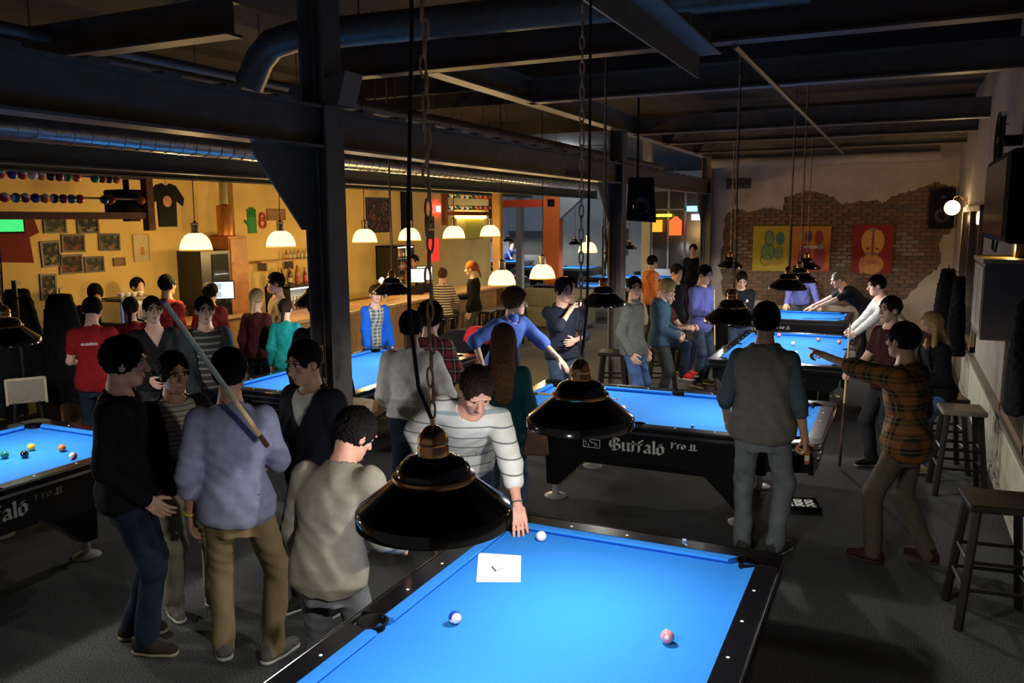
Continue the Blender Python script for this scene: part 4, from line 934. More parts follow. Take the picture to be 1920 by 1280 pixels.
tr = top('ball_tray', 'black tray with white pads on the carpet behind the vest man', 'tray', (-.66, 7.28, 0), .25)
m_ = MB(); m_.bbox((-.17, -.13, 0), (.17, .13, .012))
for a in ((-.17, -.13, -.16, .13), (.16, -.13, .17, .13), (-.17, -.13, .17, -.12), (-.17, .12, .17, .13)): m_.bbox((a[0], a[1], .012), (a[2], a[3], .04))
m_.build('tray_body', BLACKM, tr)
for i in range(3):
    for j in range(3): MB().lathe([(.0001, .012), (.038, .012), (.038, .030), (.02, .030), (.02, .014), (.0001, .014)], 12, ((i - 1) * .09, (j - 1) * .075, 0)).build('white_pad', WHITE, tr)
# cues
h6 = hand_pt('p6', 0)
cue('cue held upright by the striped sweater man', (h6.x, h6.y, .03), (h6.x - .02, h6.y + .02, 1.47))
A = Vector((-2.80, 2.93, 1.60)); Bp = Vector((-2.64, 2.38, 2.165))
cue('cue carried over the shoulder of the lavender shirt', A - (Bp - A) * .45, Bp, split=.1, r=(.0145, .0095))
h = hand_pt('p16', 0); cue('cue standing upright in the violet shirt man\'s hand', (h.x + .05, h.y - .06, .02), (h.x - .03, h.y + .05, 1.47))
h = hand_pt('p24', 0); cue('cue standing upright beside the maroon T-shirt', (h.x, h.y, .02), (h.x + .03, h.y, 1.46))
cue('cue lying across the rail behind the lamp', (-3.45, 6.55, .95), (-2.25, 7.05, .86))
cue('cue leaning among the black coats at the wall', (.70, 13.2, .02), (.90, 13.6, 1.45))
ph = hand_pt('p20', 0); pho = top('phone', 'phone held by the man in black sweater', 'phone', (ph.x + .03, ph.y - .02, ph.z + .03), .3)
MB().box((0, 0, 0), (.07, .009, .14), M=Matrix.Rotation(-.6, 4, 'X')).build('case', BLACKM, pho); MB().box((0, .006, .004), (.062, .002, .125), M=Matrix.Rotation(-.6, 4, 'X')).build('screen', mat('phone screen', (.5, .6, .7), emit=.4, var=0), pho)
# ---------------------------------------------------------------- lamps over the tables
table_lamp('black lamp with brass cap hanging over the paper sheet', -1.2, 2.02, 1.6, True, zig=.006, cord=[(.0, 0, .30), (-.035, -.016, .40), (-.054, -.025, .62), (-.05, -.023, .9), (-.03, -.014, 1.4), (-.022, -.01, 2.74)])
table_lamp('black lamp with brass cap hanging in front of the second table', -1.2, 3.26, 1.6, True, cord=[(.004, 0, .30), (.024, .011, .5), (.03, .014, 1.2), (.03, .014, 2.74)])
for lab, a in (('black lamp beside the column, its white rim showing', (-2.72, 8.05)), ('black lamp behind the vest man\'s head', (-1.25, 7.1)), ('black lamp cut off by the frame edge', (-5.905, 3.86)), ('black lamp outside over the cut-off table', (-5.905, 2.5)),
               ('larger black lamp before the red painting', (-1.215, 10.7)), ('smaller black lamp just behind the larger one before the paintings', (-1.215, 12.0)), ('farthest black lamp before the red figures painting', (-1.42, 15.1)), ('black lamp over the man with the phone', (-2.72, 15.1)),
               ('black lamp over the table past the column, beside the blue cardigan', (-5.55, 8.45)), ('black lamp hidden behind the column', (-5.55, 7.0)),
               ('small black lamp in the far hall beside the white post', (-7.2, 23.6)), ('small black lamp in the far hall, half behind the column', (-6.6, 20.3)), ('small far lamp over the lettered table', (-11.4, 27.6)), ('small far lamp beside the orange pillar', (-10.4, 27.6)),
               ('tiny far lamp above the dark windows', (-6.9, 27.8)), ('tiny far lamp beside the red sign', (-6.9, 26.6)), ('tiny far lamp over the stretched player, nearer', (-15.6, 31.0)), ('tiny far lamp over the stretched player, farther', (-14.6, 31.0))):
    table_lamp(lab, *a, 1.6, False, power=TABLE_LAMP_W)
# ---------------------------------------------------------------- bar
OAK = mat('bar oak planks', (.30, .17, .075), .5, var=.3, scale=6)
bar = top('bar_counter', 'long bar counter fronted with vertical wooden planks', 'counter', (0, 0, 0))
MB().bbox((-8.25, 9.0, 0), (-7.62, 15.6, 1.08)).build('carcass', WOODD, bar)
MB().bbox((-8.35, 8.9, 1.08), (-7.42, 15.62, 1.13)).build('worktop', mat('worktop oak', (.34, .20, .09), .35, var=.2, scale=5), bar, bevel=.008)
pk = [MB().bbox((-.006 - .004 * t, -.061, .1), (.02, .061, 1.07)).mesh('plank', mat('bar plank %d' % t, c, .5, var=.25, scale=7)) for t, c in enumerate([(.30, .17, .075), (.26, .145, .06), (.34, .2, .09)])]
for k in range(52): link_mesh('plank', random.choice(pk), bar, (-7.61, 9.09 + k * .125, 0))
bs = top('side_counter', 'short bar section with the espresso machine behind the red shirts', 'counter', (0, 0, 0)); MB().bbox((-9.2, 6.3, 0), (-8.82, 9.4, 1.08)).build('carcass', WOODD, bs); MB().bbox((-9.25, 6.25, 1.08), (-8.75, 9.45, 1.13)).build('worktop', OAK, bs)
for k in range(25): link_mesh('plank', random.choice(pk), bs, (-8.81, 6.38 + k * .123, 0))
MB().bbox((-7.62, 15.56, .1), (-7.45, 15.62, 1.07)).build('end_board', OAK, bar)
# glass pendants
GLASS = bpy.data.materials.new('prismatic glass shade'); GLASS.use_nodes = True; _M['g'] = GLASS
nt = GLASS.node_tree; nt.nodes.remove(nt.nodes['Principled BSDF']); d1 = node(nt, 'ShaderNodeBsdfDiffuse'); d2 = node(nt, 'ShaderNodeBsdfTranslucent'); mx = node(nt, 'ShaderNodeMixShader'); tcx = node(nt, 'ShaderNodeTexCoord'); wv = node(nt, 'ShaderNodeTexNoise'); wv.inputs['Scale'].default_value = 40
rp = node(nt, 'ShaderNodeValToRGB'); rp.color_ramp.elements[0].color = (.78, .66, .42, 1); rp.color_ramp.elements[1].color = (.95, .86, .62, 1)
nt.links.new(tcx.outputs['Object'], wv.inputs['Vector']); nt.links.new(wv.outputs[0], rp.inputs[0]); nt.links.new(rp.outputs[0], d1.inputs[0]); nt.links.new(rp.outputs[0], d2.inputs[0])
mx.inputs[0].default_value = .62; nt.links.new(d1.outputs[0], mx.inputs[1]); nt.links.new(d2.outputs[0], mx.inputs[2]); nt.links.new(mx.outputs[0], nt.nodes['Material Output'].inputs[0])
PSH = MB().lathe([(.20, 0), (.20, .012), (.193, .06), (.17, .13), (.13, .185), (.08, .215), (.06, .22)], 32, caps=False).mesh('glass_shade', GLASS, True)
PRM = MB().lathe([(.197, -.004), (.205, -.004), (.205, .01), (.197, .01)], 32, close=True).mesh('shade_rim', GLASS, True)
PNK = MB().lathe([(.062, .212), (.062, .23), (.05, .235), (.05, .33), (.056, .335), (.056, .35), (.02, .36), (.008, .38), (.0001, .38)], 20).mesh('metal_neck', mat('aged chrome', (.55, .48, .35), .2, 1., var=.1), True)
PBL = MB().ball((0, 0, .17), .035, 7).mesh('bulb', mat('warm bulb', (1., .78, .42), emit=8., var=0), True)
def pendant(label, x, y, z, power=BAR_LAMP_W, ztop=4.35):
    o = top('pendant_lamp', label, 'pendant lamp', (x, y, z), 0, 'glass pendants of the bar')
    for m_ in (PSH, PRM, PNK, PBL): link_mesh(m_.name, m_, o)
    MB().tube([(0, 0, .37), (.01, 0, .9), (0, 0, ztop - z)], .006, 6).build('cord', CORD, o)
    light('pendant_light', (0, 0, -.2), power, (1., .64, .23), .05, o); light('pendant_glow', (0, 0, .11), 1.6, (1., .74, .40), .03, o); return o
for lab, a in [('glass pendant above the red-shirted guests', (-8.225, 7.987, 2.12)), ('glass pendant above the lit bottle fridge', (-7.77, 9.083, 2.13)), ('glass pendant half behind the column', (-7.887, 11.248, 2.13)), ('glass pendant behind the hanging chain', (-7.915, 12.662, 2.13)),
               ('glass pendant above the striped sweater woman', (-7.2, 13.0, 2.16)), ('glass pendant before the wooden post', (-7.312, 14.677, 2.16)), ('large low glass pendant in front of the bar end', (-5.151, 10.702, 1.55)), ('large low glass pendant beside the orange pillar', (-5.012, 11.875, 1.57)),
               ('glass pendant beside the steel column', (-5.856, 16.304, 1.79))]: pendant(lab, *a)
# left wall pictures: (y0, y1, z0, z1)
FRAME = mat('black picture frame', (.015, .012, .01), .4, var=0)
def photo_mat(k):
    a, b, c = [((.02, .03, .028), (.14, .08, .045), (.045, .075, .07)), ((.025, .02, .02), (.16, .12, .08), (.015, .025, .03)), ((.012, .012, .012), (.12, .035, .02), (.05, .045, .04))][k % 3]
    def fn(nt, v):
        n = node(nt, 'ShaderNodeTexVoronoi'); n.inputs['Scale'].default_value = 16 + k; nt.links.new(v, n.inputs['Vector']); r = node(nt, 'ShaderNodeValToRGB'); r.color_ramp.elements[0].color = (*a, 1); r.color_ramp.elements[1].color = (*b, 1)
        r.color_ramp.elements[1].position = .8; r.color_ramp.elements[1].color = tuple(min(1, 1.8 * x) for x in b) + (1,); e = r.color_ramp.elements.new(.5); e.color = tuple(.6 * x for x in c) + (1,); nt.links.new(n.outputs['Color'], r.inputs[0]); return r.outputs[0]
    return pattern('team photo %d' % k, fn, .6)
def picture(label, y0, y1, z0, z1, m, fm=FRAME, x=XL, fw=.026, rot=0.):
    o = top('framed_picture', label, 'picture', (x, (y0 + y1) / 2, (z0 + z1) / 2), 0, 'pictures on the bar wall'); o.rotation_euler = (rot, 0, 0); w, h = (y1 - y0) / 2, (z1 - z0) / 2
    MB().bbox((.0, -w, -h), (.012, w, h)).build('print', m, o)
    mb = MB(); mb.bbox((0, -w - fw, -h - fw), (.022, -w, h + fw)).bbox((0, w, -h - fw), (.022, w + fw, h + fw)).bbox((0, -w, h), (.022, w, h + fw)).bbox((0, -w, -h - fw), (.022, w, -h)); mb.build('frame', fm, o); return o
for k, (lab, r) in enumerate([('framed team photo, upper row, next to the red banner', (7.33, 7.61, 2.37, 2.54)), ('framed team photo, upper row, below the black projector', (7.82, 8.11, 2.36, 2.53)), ('framed photo, middle row, with a bright figure', (7.57, 7.87, 2.11, 2.30)), ('framed photo, middle row, farthest from the banner', (8.14, 8.44, 2.11, 2.30)),
        ('upright framed photo between banner and photos', (7.26, 7.49, 1.93, 2.22)), ('dark framed group photo, lower row', (7.51, 7.81, 1.82, 2.03)), ('framed photo with blue table, lower row', (7.89, 8.15, 1.82, 1.99)), ('lowest upright framed photo above the coats', (7.21, 7.39, 1.49, 1.79))]): picture(lab, *r, photo_mat(k), rot=random.uniform(-.04, .04))
picture('pale framed print with an orange drink', 8.70, 8.97, 1.91, 2.30, mat('cream print', (.6, .48, .26), .6), mat('pale frame', (.5, .36, .15), .5), fw=.008)
dr = MB().bbox((XL + .013, 8.82, 2.0), (XL + .017, 8.88, 2.12)).build('orange_drink', mat('orange ink', (.6, .2, .03), .6, var=0)); dr.parent = bpy.data.objects['framed_picture.008']; dr.matrix_parent_inverse = Matrix.Translation((XL, 8.835, 2.105)).inverted()
picture('small brown plaque on the yellow wall', 8.34, 8.52, 1.87, 1.97, mat('brown plaque', (.2, .1, .04), .6), mat('plaque edge', (.12, .06, .03), .6), fw=.01)
picture('dark chalkboard in wooden frame close to the column', 12.40, 12.95, 2.52, 2.82, mat('chalkboard', (.06, .065, .06), .8), mat('orange wood frame', (.3, .15, .05), .5), fw=.03)
picture('brown wooden sign above the bottle shelf', 11.59, 12.05, 2.51, 2.69, mat('sign wood', (.28, .16, .06), .6, var=.4, scale=15), mat('sign edge', (.2, .1, .04), .6), fw=.01)
picture('dark window picture with reflected pendants', 14.65, 15.48, 2.27, 2.93, photo_mat(2), FRAME, fw=.04)
picture('white-framed card below the exit light', 17.05, 17.42, 2.29, 2.58, photo_mat(1), mat('cream frame', (.6, .5, .3), .5), fw=.03); picture('white-framed card under the other card', 17.03, 17.41, 1.95, 2.24, photo_mat(2), _M['cream frame'], fw=.03)
MB().bbox((XL, 15.97, 2.2), (XL + .06, 16.40, 3.18)); tag(MB().bbox((XL, 15.97, 2.2), (XL + .05, 16.40, 3.18)).build('black_banner', BLACKM), 'tall black banner on the bar wall', 'banner')
mb = MB(); mb.prism([(6.68, 2.0), (6.70, 2.62), (7.16, 2.62), (7.24, 2.36), (7.10, 2.30), (7.13, 1.97)], lambda a, b, t: (t, a, b), XL, XL + .012); tag(mb.build('red_banner', mat('dark red cloth', (.16, .018, .016), .9)), 'dark red cloth banner hanging on the yellow wall', 'banner')
# green hand and red figure decals
mb = MB(); mb.bbox((XL, 11.09, 2.28), (XL + .015, 11.30, 2.58))
for k in range(4): mb.tube([(XL + .008, 11.11 + k * .055, 2.56), (XL + .008, 11.105 + k * .058, 2.74 - abs(k - 1.5) * .03)], .022, 6)
mb.tube([(XL + .008, 11.10, 2.42), (XL + .008, 11.02, 2.50)], .022, 6); tag(mb.build('foam_hand', mat('green foam', (.02, .22, .05), .7)), 'green foam hand hung on the yellow wall', 'decoration')
mb = MB()
for zc, r in ((2.56, .06), (2.45, .075)): mb.tube([(XL + .02, 11.455 + r * math.cos(t), zc + r * math.sin(t)) for t in [2 * math.pi * k / 14 for k in range(14)]], .022, 6, closed=True)
tag(mb.build('pretzel_decoration', mat('red ceramic', (.45, .06, .03), .5)), 'red and orange figure-eight decoration on the yellow wall', 'decoration')
# projector, T-shirt, ball display racks
pj = top('projector', 'black projector hung beside the ball display', 'projector', (-8.70, 7.38, 2.73)); MB().box((0, 0, 0), (.36, .40, .30)).build('housing', BLACKM, pj, bevel=.03); MB().box((0, 0, .2), (.05, .05, .5)).build('mount', BLACKM, pj); MB().tube([(.18, .1, -.02), (.23, .1, -.02)], .06, 14).build('lens', BLACK, pj, True)
MB().tube([(0, 0, .4), (0, 0, 1.62)], .02, 6).build('stem', BLACKM, pj); MB().box((.0, .05, -.19), (.12, .16, .09)).build('lamp_unit', BLACKM, pj)
ts = top('tshirt', 'black T-shirt with round orange print hung at the ball display', 't-shirt', (-9.0, 8.27, 2.42))
mb = MB(); mb.prism([(-.15, 0), (.15, 0), (.16, .36), (.27, .28), (.30, .38), (.17, .55), (.07, .58), (0, .54), (-.07, .58), (-.17, .55), (-.30, .38), (-.27, .28), (-.16, .36)], lambda a, b, t: (t, a, b), -.012, .012); mb.build('shirt', BLACKM, ts)
MB().lathe([(.0001, 0), (.075, 0), (.075, .002), (.0001, .002)], 18, M=Matrix.Rotation(R(90), 4, 'Y')).build('round_print', mat('orange print', (.5, .22, .12), .8), ts, loc=(.013, 0, .34)); MB().tube([(0, 0, .55), (0, 0, 1.93)], .004, 5).build('hanger_line', CORD, ts)
def rackframe(label, y0, y1, zt, name='ball_display_frame'):
    o = top(name, label, 'display rack', (-8.4, 0, 0)); 
    for y in (y0, y1): MB().bbox((-.05, y - .05, 2.38), (.05, y + .05, 3.2)).build('post', RUST, o); MB().tube([(0, y, 3.2), (0, y, 4.35)], .02, 6).build('hanger', RUST, o)
    for z in zt: MB().bbox((-.04, y0, z - .04), (.04, y1, z + .04)).build('rail', RUST, o)
    return o
r1 = rackframe('red steel frame carrying two rods of balls over the bar', 4.6, 7.43, (2.56, 3.16)); r2 = rackframe('red steel frame with small ball rods over the far bar', 14.80, 16.95, (2.62, 3.2))
for o, y0, y1 in ((r1, 4.6, 7.43), (r2, 14.8, 16.95)):
    for z in (3.0, 2.76): MB().tube([(0, y0, z), (0, y1, z)], .012, 6).build('rod', STEEL, o)
row1 = [(0, 'red', 1), (20, 'blue', 0), (37, 'red', 1), (55, 'white', 0), (70, 'orange', 1), (87, 'black', 0), (103, 'maroon', 0), (118, 'green', 1), (136, 'red', 0), (173, 'green', 0), (188, 'maroon', 0), (202, 'black', 0), (218, 'orange', 0)]
row2 = [(3, 'red', 1), (22, 'green', 1), (38, 'maroon', 1), (56, 'blue', 0), (73, 'orange', 1), (90, 'black', 1), (107, 'maroon', 0), (123, 'green', 0), (139, 'red', 0), (189, 'black', 0), (203, 'maroon', 0), (265, 'orange', 0)]
for ri, (row, z, w) in enumerate(((row1, 2.985, 'upper'), (row2, 2.745, 'lower'))):
    for k, (u, c, st) in enumerate(row):
        y = np.interp(u, [0, 218, 265], [5.60, 7.0, 7.33]); pool_ball('%s %sball on the %s display rod between %s and %s' % (c, 'striped ' if st else '', w, ('the %s one' % row[k - 1][1]) if k else 'the frame edge', ('the %s one' % row[k + 1][1]) if k + 1 < len(row) else 'the red post'), c, (-8.4, y, z), bool(st), (R(90 * (k % 2)), R(40), 0), .052, False, 'balls on the display rods')
for z, w in ((2.985, 'upper'), (2.745, 'lower')):
    for k in range(17):
        c = ['blue', 'white', 'black', 'green', 'maroon', 'white'][k % 6] if k < 10 else ['red', 'maroon', 'orange'][k % 3]
        pool_ball('tiny %s ball on the %s rod of the far display' % (c, w), c, (-8.4, 14.97 + k * .115, z), k % 2 == 0, (0, R(60), 0), .0505, False, 'balls on the far display rods')
# back bar: counter, shelf, bottles, fridges, machines
bb = top('back_counter', 'low counter along the yellow wall behind the bar', 'counter', (0, 0, 0)); MB().bbox((XL + .0, 8.5, 0), (-9.62, 17.2, .84)).build('carcass', WOODD, bb); MB().bbox((XL, 8.5, .84), (-9.56, 17.2, .88)).build('worktop', OAK, bb)
sh_ = top('wall_shelf', 'wooden bottle shelf on the yellow wall', 'shelf', (0, 0, 0)); MB().bbox((XL, 11.1, 1.77), (XL + .26, 12.95, 1.80)).build('board', WOODL, sh_)
for y in (11.3, 12.0, 12.8): MB().bbox((XL, y - .015, 1.62), (XL + .2, y + .015, 1.77)).build('bracket', STEEL, sh_)
GL = [mat('green bottle', (.02, .09, .03), .1, var=0), mat('brown bottle', (.10, .035, .012), .1, var=0), mat('clear bottle', (.4, .38, .32), .1, var=0), mat('amber bottle', (.35, .14, .03), .1, var=0), mat('red bottle', (.28, .03, .02), .15, var=0)]
BTL = [MB().lathe([(.034, 0), (.036, .01), (.036, .16 + .02 * (k % 2)), (.03, .20 + .02 * (k % 2)), (.014, .23 + .02 * (k % 2)), (.013, .29), (.0001, .29)], 12).mesh('glass', GL[k], True) for k in range(5)]
BLB = [MB().lathe([(.0368, .05), (.0368, .13)], 12, caps=False).mesh('paper_label', mat('bottle label %d' % k, c, .7, var=0)) for k, c in enumerate([(.6, .5, .3), (.5, .1, .05), (.7, .68, .6)])]
BCP = MB().lathe([(.0145, .285), (.0145, .305), (.0001, .305)], 10).mesh('cap', mat('bottle cap', (.3, .22, .08), .3, .8, var=0))
def bottle(label, pos, k, group, s=1.):
    o = top('bottle', label, 'bottle', pos, random.uniform(0, 6), group); o.scale = (s, s, s)
    link_mesh('glass', BTL[k % 5], o); link_mesh('paper_label', BLB[k % 3], o); link_mesh('cap', BCP, o); return o
for k in range(14): bottle(['green', 'brown', 'clear', 'amber', 'red'][(k * 3 + k // 4) % 5] + ' liquor bottle in the row on top of the lit fridge', (-9.78 - .1 * (k % 2), 11.42 + k * .105, 1.36), k * 3 + k // 4, 'liquor bottles on the fridge', random.uniform(.9, 1.15))
for k in range(9): bottle('upside-down glass bottle row on the wooden shelf', (XL + .13, 11.9 + k * .11, 1.80), 2 + (k % 3 == 0), 'bottles on the wall shelf', .6)
for k in range(7): bottle('bottle standing on the back counter near the tall fridge', (-9.9, 8.6 + k * .12, .88), k, 'bottles on the back counter', 1.1)
def fridge(label, y0, y1, z0, z1, x0=XL, x1=-9.65, lit=0., rows=2, col=(.75, .85, .95)):
    o = top('bottle_fridge', label, 'fridge', (0, 0, 0)); t = .03; body = mat('black steel cabinet', (.02, .02, .022), .35, var=0)
    for a, b in (((x0, y0, z0), (x1, y0 + t, z1)), ((x0, y1 - t, z0), (x1, y1, z1)), ((x0, y0, z0), (x1, y1, z0 + t)), ((x0, y0, z1 - t), (x1, y1, z1)), ((x0, y0, z0), (x0 + t, y1, z1))): MB().bbox(a, b).build('cabinet_panel', body, o)
    if lit: MB().bbox((x1 - .06, y0 + t, z1 - t - .02), (x1 - .02, y1 - t, z1 - t)).build('light_tube', mat('fridge tube %.1f' % lit, col, emit=lit, var=0), o); MB().bbox((x0 + t, y0 + t, z0 + t), (x0 + t + .005, y1 - t, z1 - t)).build('white_liner', mat('liner', (.75, .76, .74), .5, var=0), o)
    for r in range(rows):
        z = z0 + t + (z1 - z0 - 2 * t) * r / rows
        MB().bbox((x0 + t, y0 + t, z), (x1 - .04, y1 - t, z + .01)).build('wire_shelf', CHROME, o)
    nn = int((y1 - y0 - .1) / .085)
    for r in range(rows):
        z = z0 + t + .01 + (z1 - z0 - 2 * t) * r / rows
        for k in range(nn): bottle('beer bottle inside the ' + label, (x1 - .12, y0 + .08 + k * .085, z), (k + r * 2) % 5, 'bottles in the fridge %.1f' % y0, min(.75, (z1 - z0) / rows / .36))
    for yy in ((y0 + y1) / 2,): MB().bbox((x1, yy - .012, z0), (x1 + .02, yy + .012, z1)).build('door_frame', CHROME, o)
    return o
fridge('low glass-door fridge glowing white beside the white T-shirt', 11.44, 12.95, .88, 1.34, lit=9., rows=1)
fridge('tall lit fridge with shelves right of the column', 14.93, 15.62, .88, 1.95, lit=5., rows=4, col=(.95, .95, .7))
tf = top('tall_cabinet', 'tall dark glass-door cabinet behind the bar', 'cabinet', (0, 0, 0)); MB().bbox((XL, 9.5, .88), (-9.7, 10.1, 2.03)).build('body', mat('dark cabinet', (.018, .02, .02), .3, var=0), tf)
MB().bbox((-9.7, 9.72, 1.2), (-9.685, 10.06, 1.98)).build('glass_door', mat('smoked glass', (.03, .04, .035), .08, var=0), tf)
for z in (1.42, 1.66): MB().bbox((-9.684, 9.74, z), (-9.675, 10.04, z + .012)).build('shelf_edge', CHROME, tf)
oc = top('orange_cupboard', 'orange wooden cupboard beside the tall cabinet', 'cupboard', (0, 0, 0)); MB().bbox((XL, 10.2, .88), (-9.8, 10.62, 2.25)).build('body', mat('orange wood', (.42, .15, .035), .5, var=.25, scale=5), oc); MB().bbox((-9.8, 10.23, 1.5), (-9.785, 10.59, 2.2)).build('door', mat('orange wood lighter', (.48, .2, .05), .45, var=.25, scale=5), oc); MB().ball((-9.775, 10.28, 1.8), .015, 5).build('knob', CHROME, oc)
cp = top('copper_flue', 'copper coloured flue pipe above the cupboard', 'flue', (-9.75, 10.1, 0)); MB().lathe([(.11, 2.26), (.125, 2.27), (.125, 2.72), (.11, 2.74), (.06, 2.75)], 20).build('copper_jacket', mat('copper', (.55, .22, .06), .35, .6, var=.15), cp, True); MB().tube([(0, 0, 2.74), (0, 0, 4.35)], .065, 14).build('flue_pipe', mat('brass flue', (.4, .36, .2), .35, .7), cp, True)
pil = struct(MB().bbox((XL, 10.66, 0), (XL + .12, 10.86, 4.35)).build('trim_1', YELLOW))
es = top('espresso_machine', 'chrome espresso machine on the bar among the red shirts', 'coffee machine', (-9.04, 7.6, 1.13), .0); MB().box((0, 0, .21), (.42, .62, .3)).build('body', CHROME, es, bevel=.03); MB().box((.05, 0, .02), (.5, .64, .04)).build('drip_tray', STEEL, es)
for y in (-.15, .15): MB().tube([(.24, y, .2), (.24, y, .13)], .035, 12).build('group_head', CHROME, es); MB().tube([(.24, y, .13), (.40, y, .11)], .014, 8).build('filter_handle', BLACKM, es)
MB().box((0, 0, .38), (.36, .56, .03)).build('cup_rail', STEEL, es)
for k in range(4):
    c = top('coffee_cup', 'white cup stacked on the espresso machine', 'cup', (-9.02, 7.45 + k * .1, 1.525), 0, 'cups on the machine'); MB().lathe([(.02, 0), (.035, .02), (.04, .06), (.037, .06), (.03, .02), (.0001, .012)], 12).build('bowl', WHITE, c, True); MB().tube([(.037, 0, .05), (.06, 0, .04), (.035, 0, .02)], .004, 5).build('handle', WHITE, c)
def screen(label, x, y, z, w, h, rz, col, em, stand=True):
    o = top('till_screen', label, 'monitor', (x, y, z), rz); MB().box((0, 0, h / 2 + .08), (w + .03, .03, h + .03)).build('bezel', BLACKM, o); s_ = MB().box((0, -.017, h / 2 + .08), (w, .004, h)).build('display', mat('display %s' % label[:12], col, emit=em, var=0), o)
    for k in range(4): MB().box((-w / 4 + (k % 2) * w / 2, -.0195, h / 4 + .08 + (k // 2) * h / 2), (w * .38, .002, h * .36)).build('window_tile', mat('tile %d' % (k % 2), [(.2, .35, .5), (.5, .65, .8)][k % 2], emit=em * .6, var=0), s_)
    MB().box((0, .03, .05), (.05, .03, .1)).build('stand', BLACKM, o); MB().box((0, .03, .005), (.2, .15, .01)).build('foot', BLACKM, o); return o
screen('bright till screen on the bar behind the checked red shirt', -8.95, 9.15, 1.29, .30, .24, cf(-8.95, 9.15) * math.pi / 180 + math.pi, (.35, .55, .95), 1.6)
screen('till screen beside the striped sweater woman', -8.0, 13.0, 1.28, .32, .24, .5, (.55, .68, .8), 1.2); screen('second till screen turned away behind the bar', -8.1, 13.45, 1.28, .3, .26, .8, (.25, .38, .45), .8)
for o in [x for x in bpy.data.objects if x.name.startswith('till_screen')]: MB().bbox((-.12, -.05, -.16), (.12, .12, 0)).build('riser', BLACKM, o)
tp = top('beer_tap', 'chrome beer tap column with two lit badges', 'beer tap', (-7.9, 11.75, 1.13)); MB().tube([(0, 0, 0), (0, 0, .38)], .04, 14).build('column', CHROME, tp, True); MB().tube([(0, -.16, .34), (0, .16, .34)], .035, 12).build('crossbar', CHROME, tp, True)
for y in (-.1, .1): MB().lathe([(.0001, 0), (.05, 0), (.05, .02), (.0001, .025)], 16, M=Matrix.Rotation(R(90), 4, 'Y')).build('lit_badge', mat('tap badge', (.9, .9, 1.), emit=4., var=0), tp, loc=(.04, y, .36)); MB().tube([(.03, y, .30), (.09, y, .22)], .012, 8).build('spout', CHROME, tp)
# lit signs
def sign(label, a, b, m, name='lit_sign'): 
    o = tag(MB().bbox(a, b).build(name, m), label, 'sign'); return o
ex = sign('red glowing exit light box on the wall', (XL, 17.36, 2.65), (XL + .08, 17.69, 2.86), mat('red exit', (1., .03, .02), emit=7., var=0)); MB().bbox((XL + .08, 17.43, 2.69), (XL + .084, 17.62, 2.82)).build('white_symbol', mat('exit white', (1., .8, .7), emit=6., var=0), ex)
sign('glowing red beer poster beside the white cards', (XL, 17.09, 1.50), (XL + .03, 17.60, 2.04), mat('red lightbox', (.9, .03, .02), emit=1.0, var=.4, scale=20)); sign('yellow lit menu strip under the far ball rack', (XL, 18.49, 2.52), (XL + .10, 20.07, 2.65), mat('yellow tube', (1., .85, .2), emit=5., var=0)); sign('yellow menu board under the lit strip', (XL, 19.0, 2.0), (XL + .03, 20.0, 2.5), mat('yellow board', (.55, .45, .05), .6))
tv = top('television', 'television showing green, cut by the frame edge', 'television', (-9.9, 6.6, 2.49)); MB().box((0, 0, 0), (.06, .46, .27)).build('casing', BLACKM, tv); MB().box((.032, 0, 0), (.004, .42, .22)).build('screen', mat('green screen', (.02, .6, .16), emit=1.2, var=.3, scale=8), tv); MB().box((-.16, 0, .0), (.28, .05, .05)).build('wall_arm', STEEL, tv)
tag(MB().bbox((-7.75, 15.66, 0), (-7.58, 15.82, 4.35)).build('wooden_post', mat('orange post', (.42, .24, .08), .5, var=.2, scale=4)), 'square wooden post at the end of the bar', 'post')
def stool(label, x, y, rz=0., h=.78, col=WOODD, seat=WOODD, w=.36, group='bar stools'):
    o = top('bar_stool', label, 'stool', (x, y, 0), rz, group); MB().bbox((-w / 2, -w / 2, h - .045), (w / 2, w / 2, h)).build('seat', seat, o, bevel=.012)
    for sx in (-1, 1):
        for sy in (-1, 1): MB().tube([(sx * (w / 2 - .05), sy * (w / 2 - .05), h - .045), (sx * (w / 2 + .02), sy * (w / 2 + .02), .0)], .026, 6).build('leg', col, o)
    for z, ax in ((.25, 0), (.25, 1), (.42, 0), (.42, 1)):
        k = w / 2 + .02 - .07 * z / h
        for sg in (-1, 1):
            a, b = ((-k, sg * k, z), (k, sg * k, z)) if ax == 0 else ((sg * k, -k, z), (sg * k, k, z)); MB().tube([a, b], .013, 6).build('rung', col, o)
    return o
SEATL = mat('worn pale seat', (.20, .17, .13), .6, var=.25, scale=8)
stool('dark wooden stool with pale worn seat by the cream panelling', .60, 8.28, .1, .78, WOODD, SEATL); stool('stool the blonde woman sits on', .50, 8.98, .2, .74); stool('dark stool cut off by the frame edge', .64, 5.62, .12, .78, w=.38)
stool('stool the red-shoed person sits on', -2.98, 11.47, .3, .66); stool('dark stool standing before the steel column', -3.35, 10.35, .2, .75); stool('stool under the striped sweater woman', -7.08, 12.38, 0., .86, group='stools along the bar')
for k, y in enumerate((13.75, 14.25, 14.75, 15.25)): stool(['dark stool at the bar beside the red-haired woman', 'second dark stool along the bar past the red-haired woman', 'third dark stool along the bar', 'dark stool at the very end of the bar'][k], -7.0, y, .1, .80, group='stools along the bar')
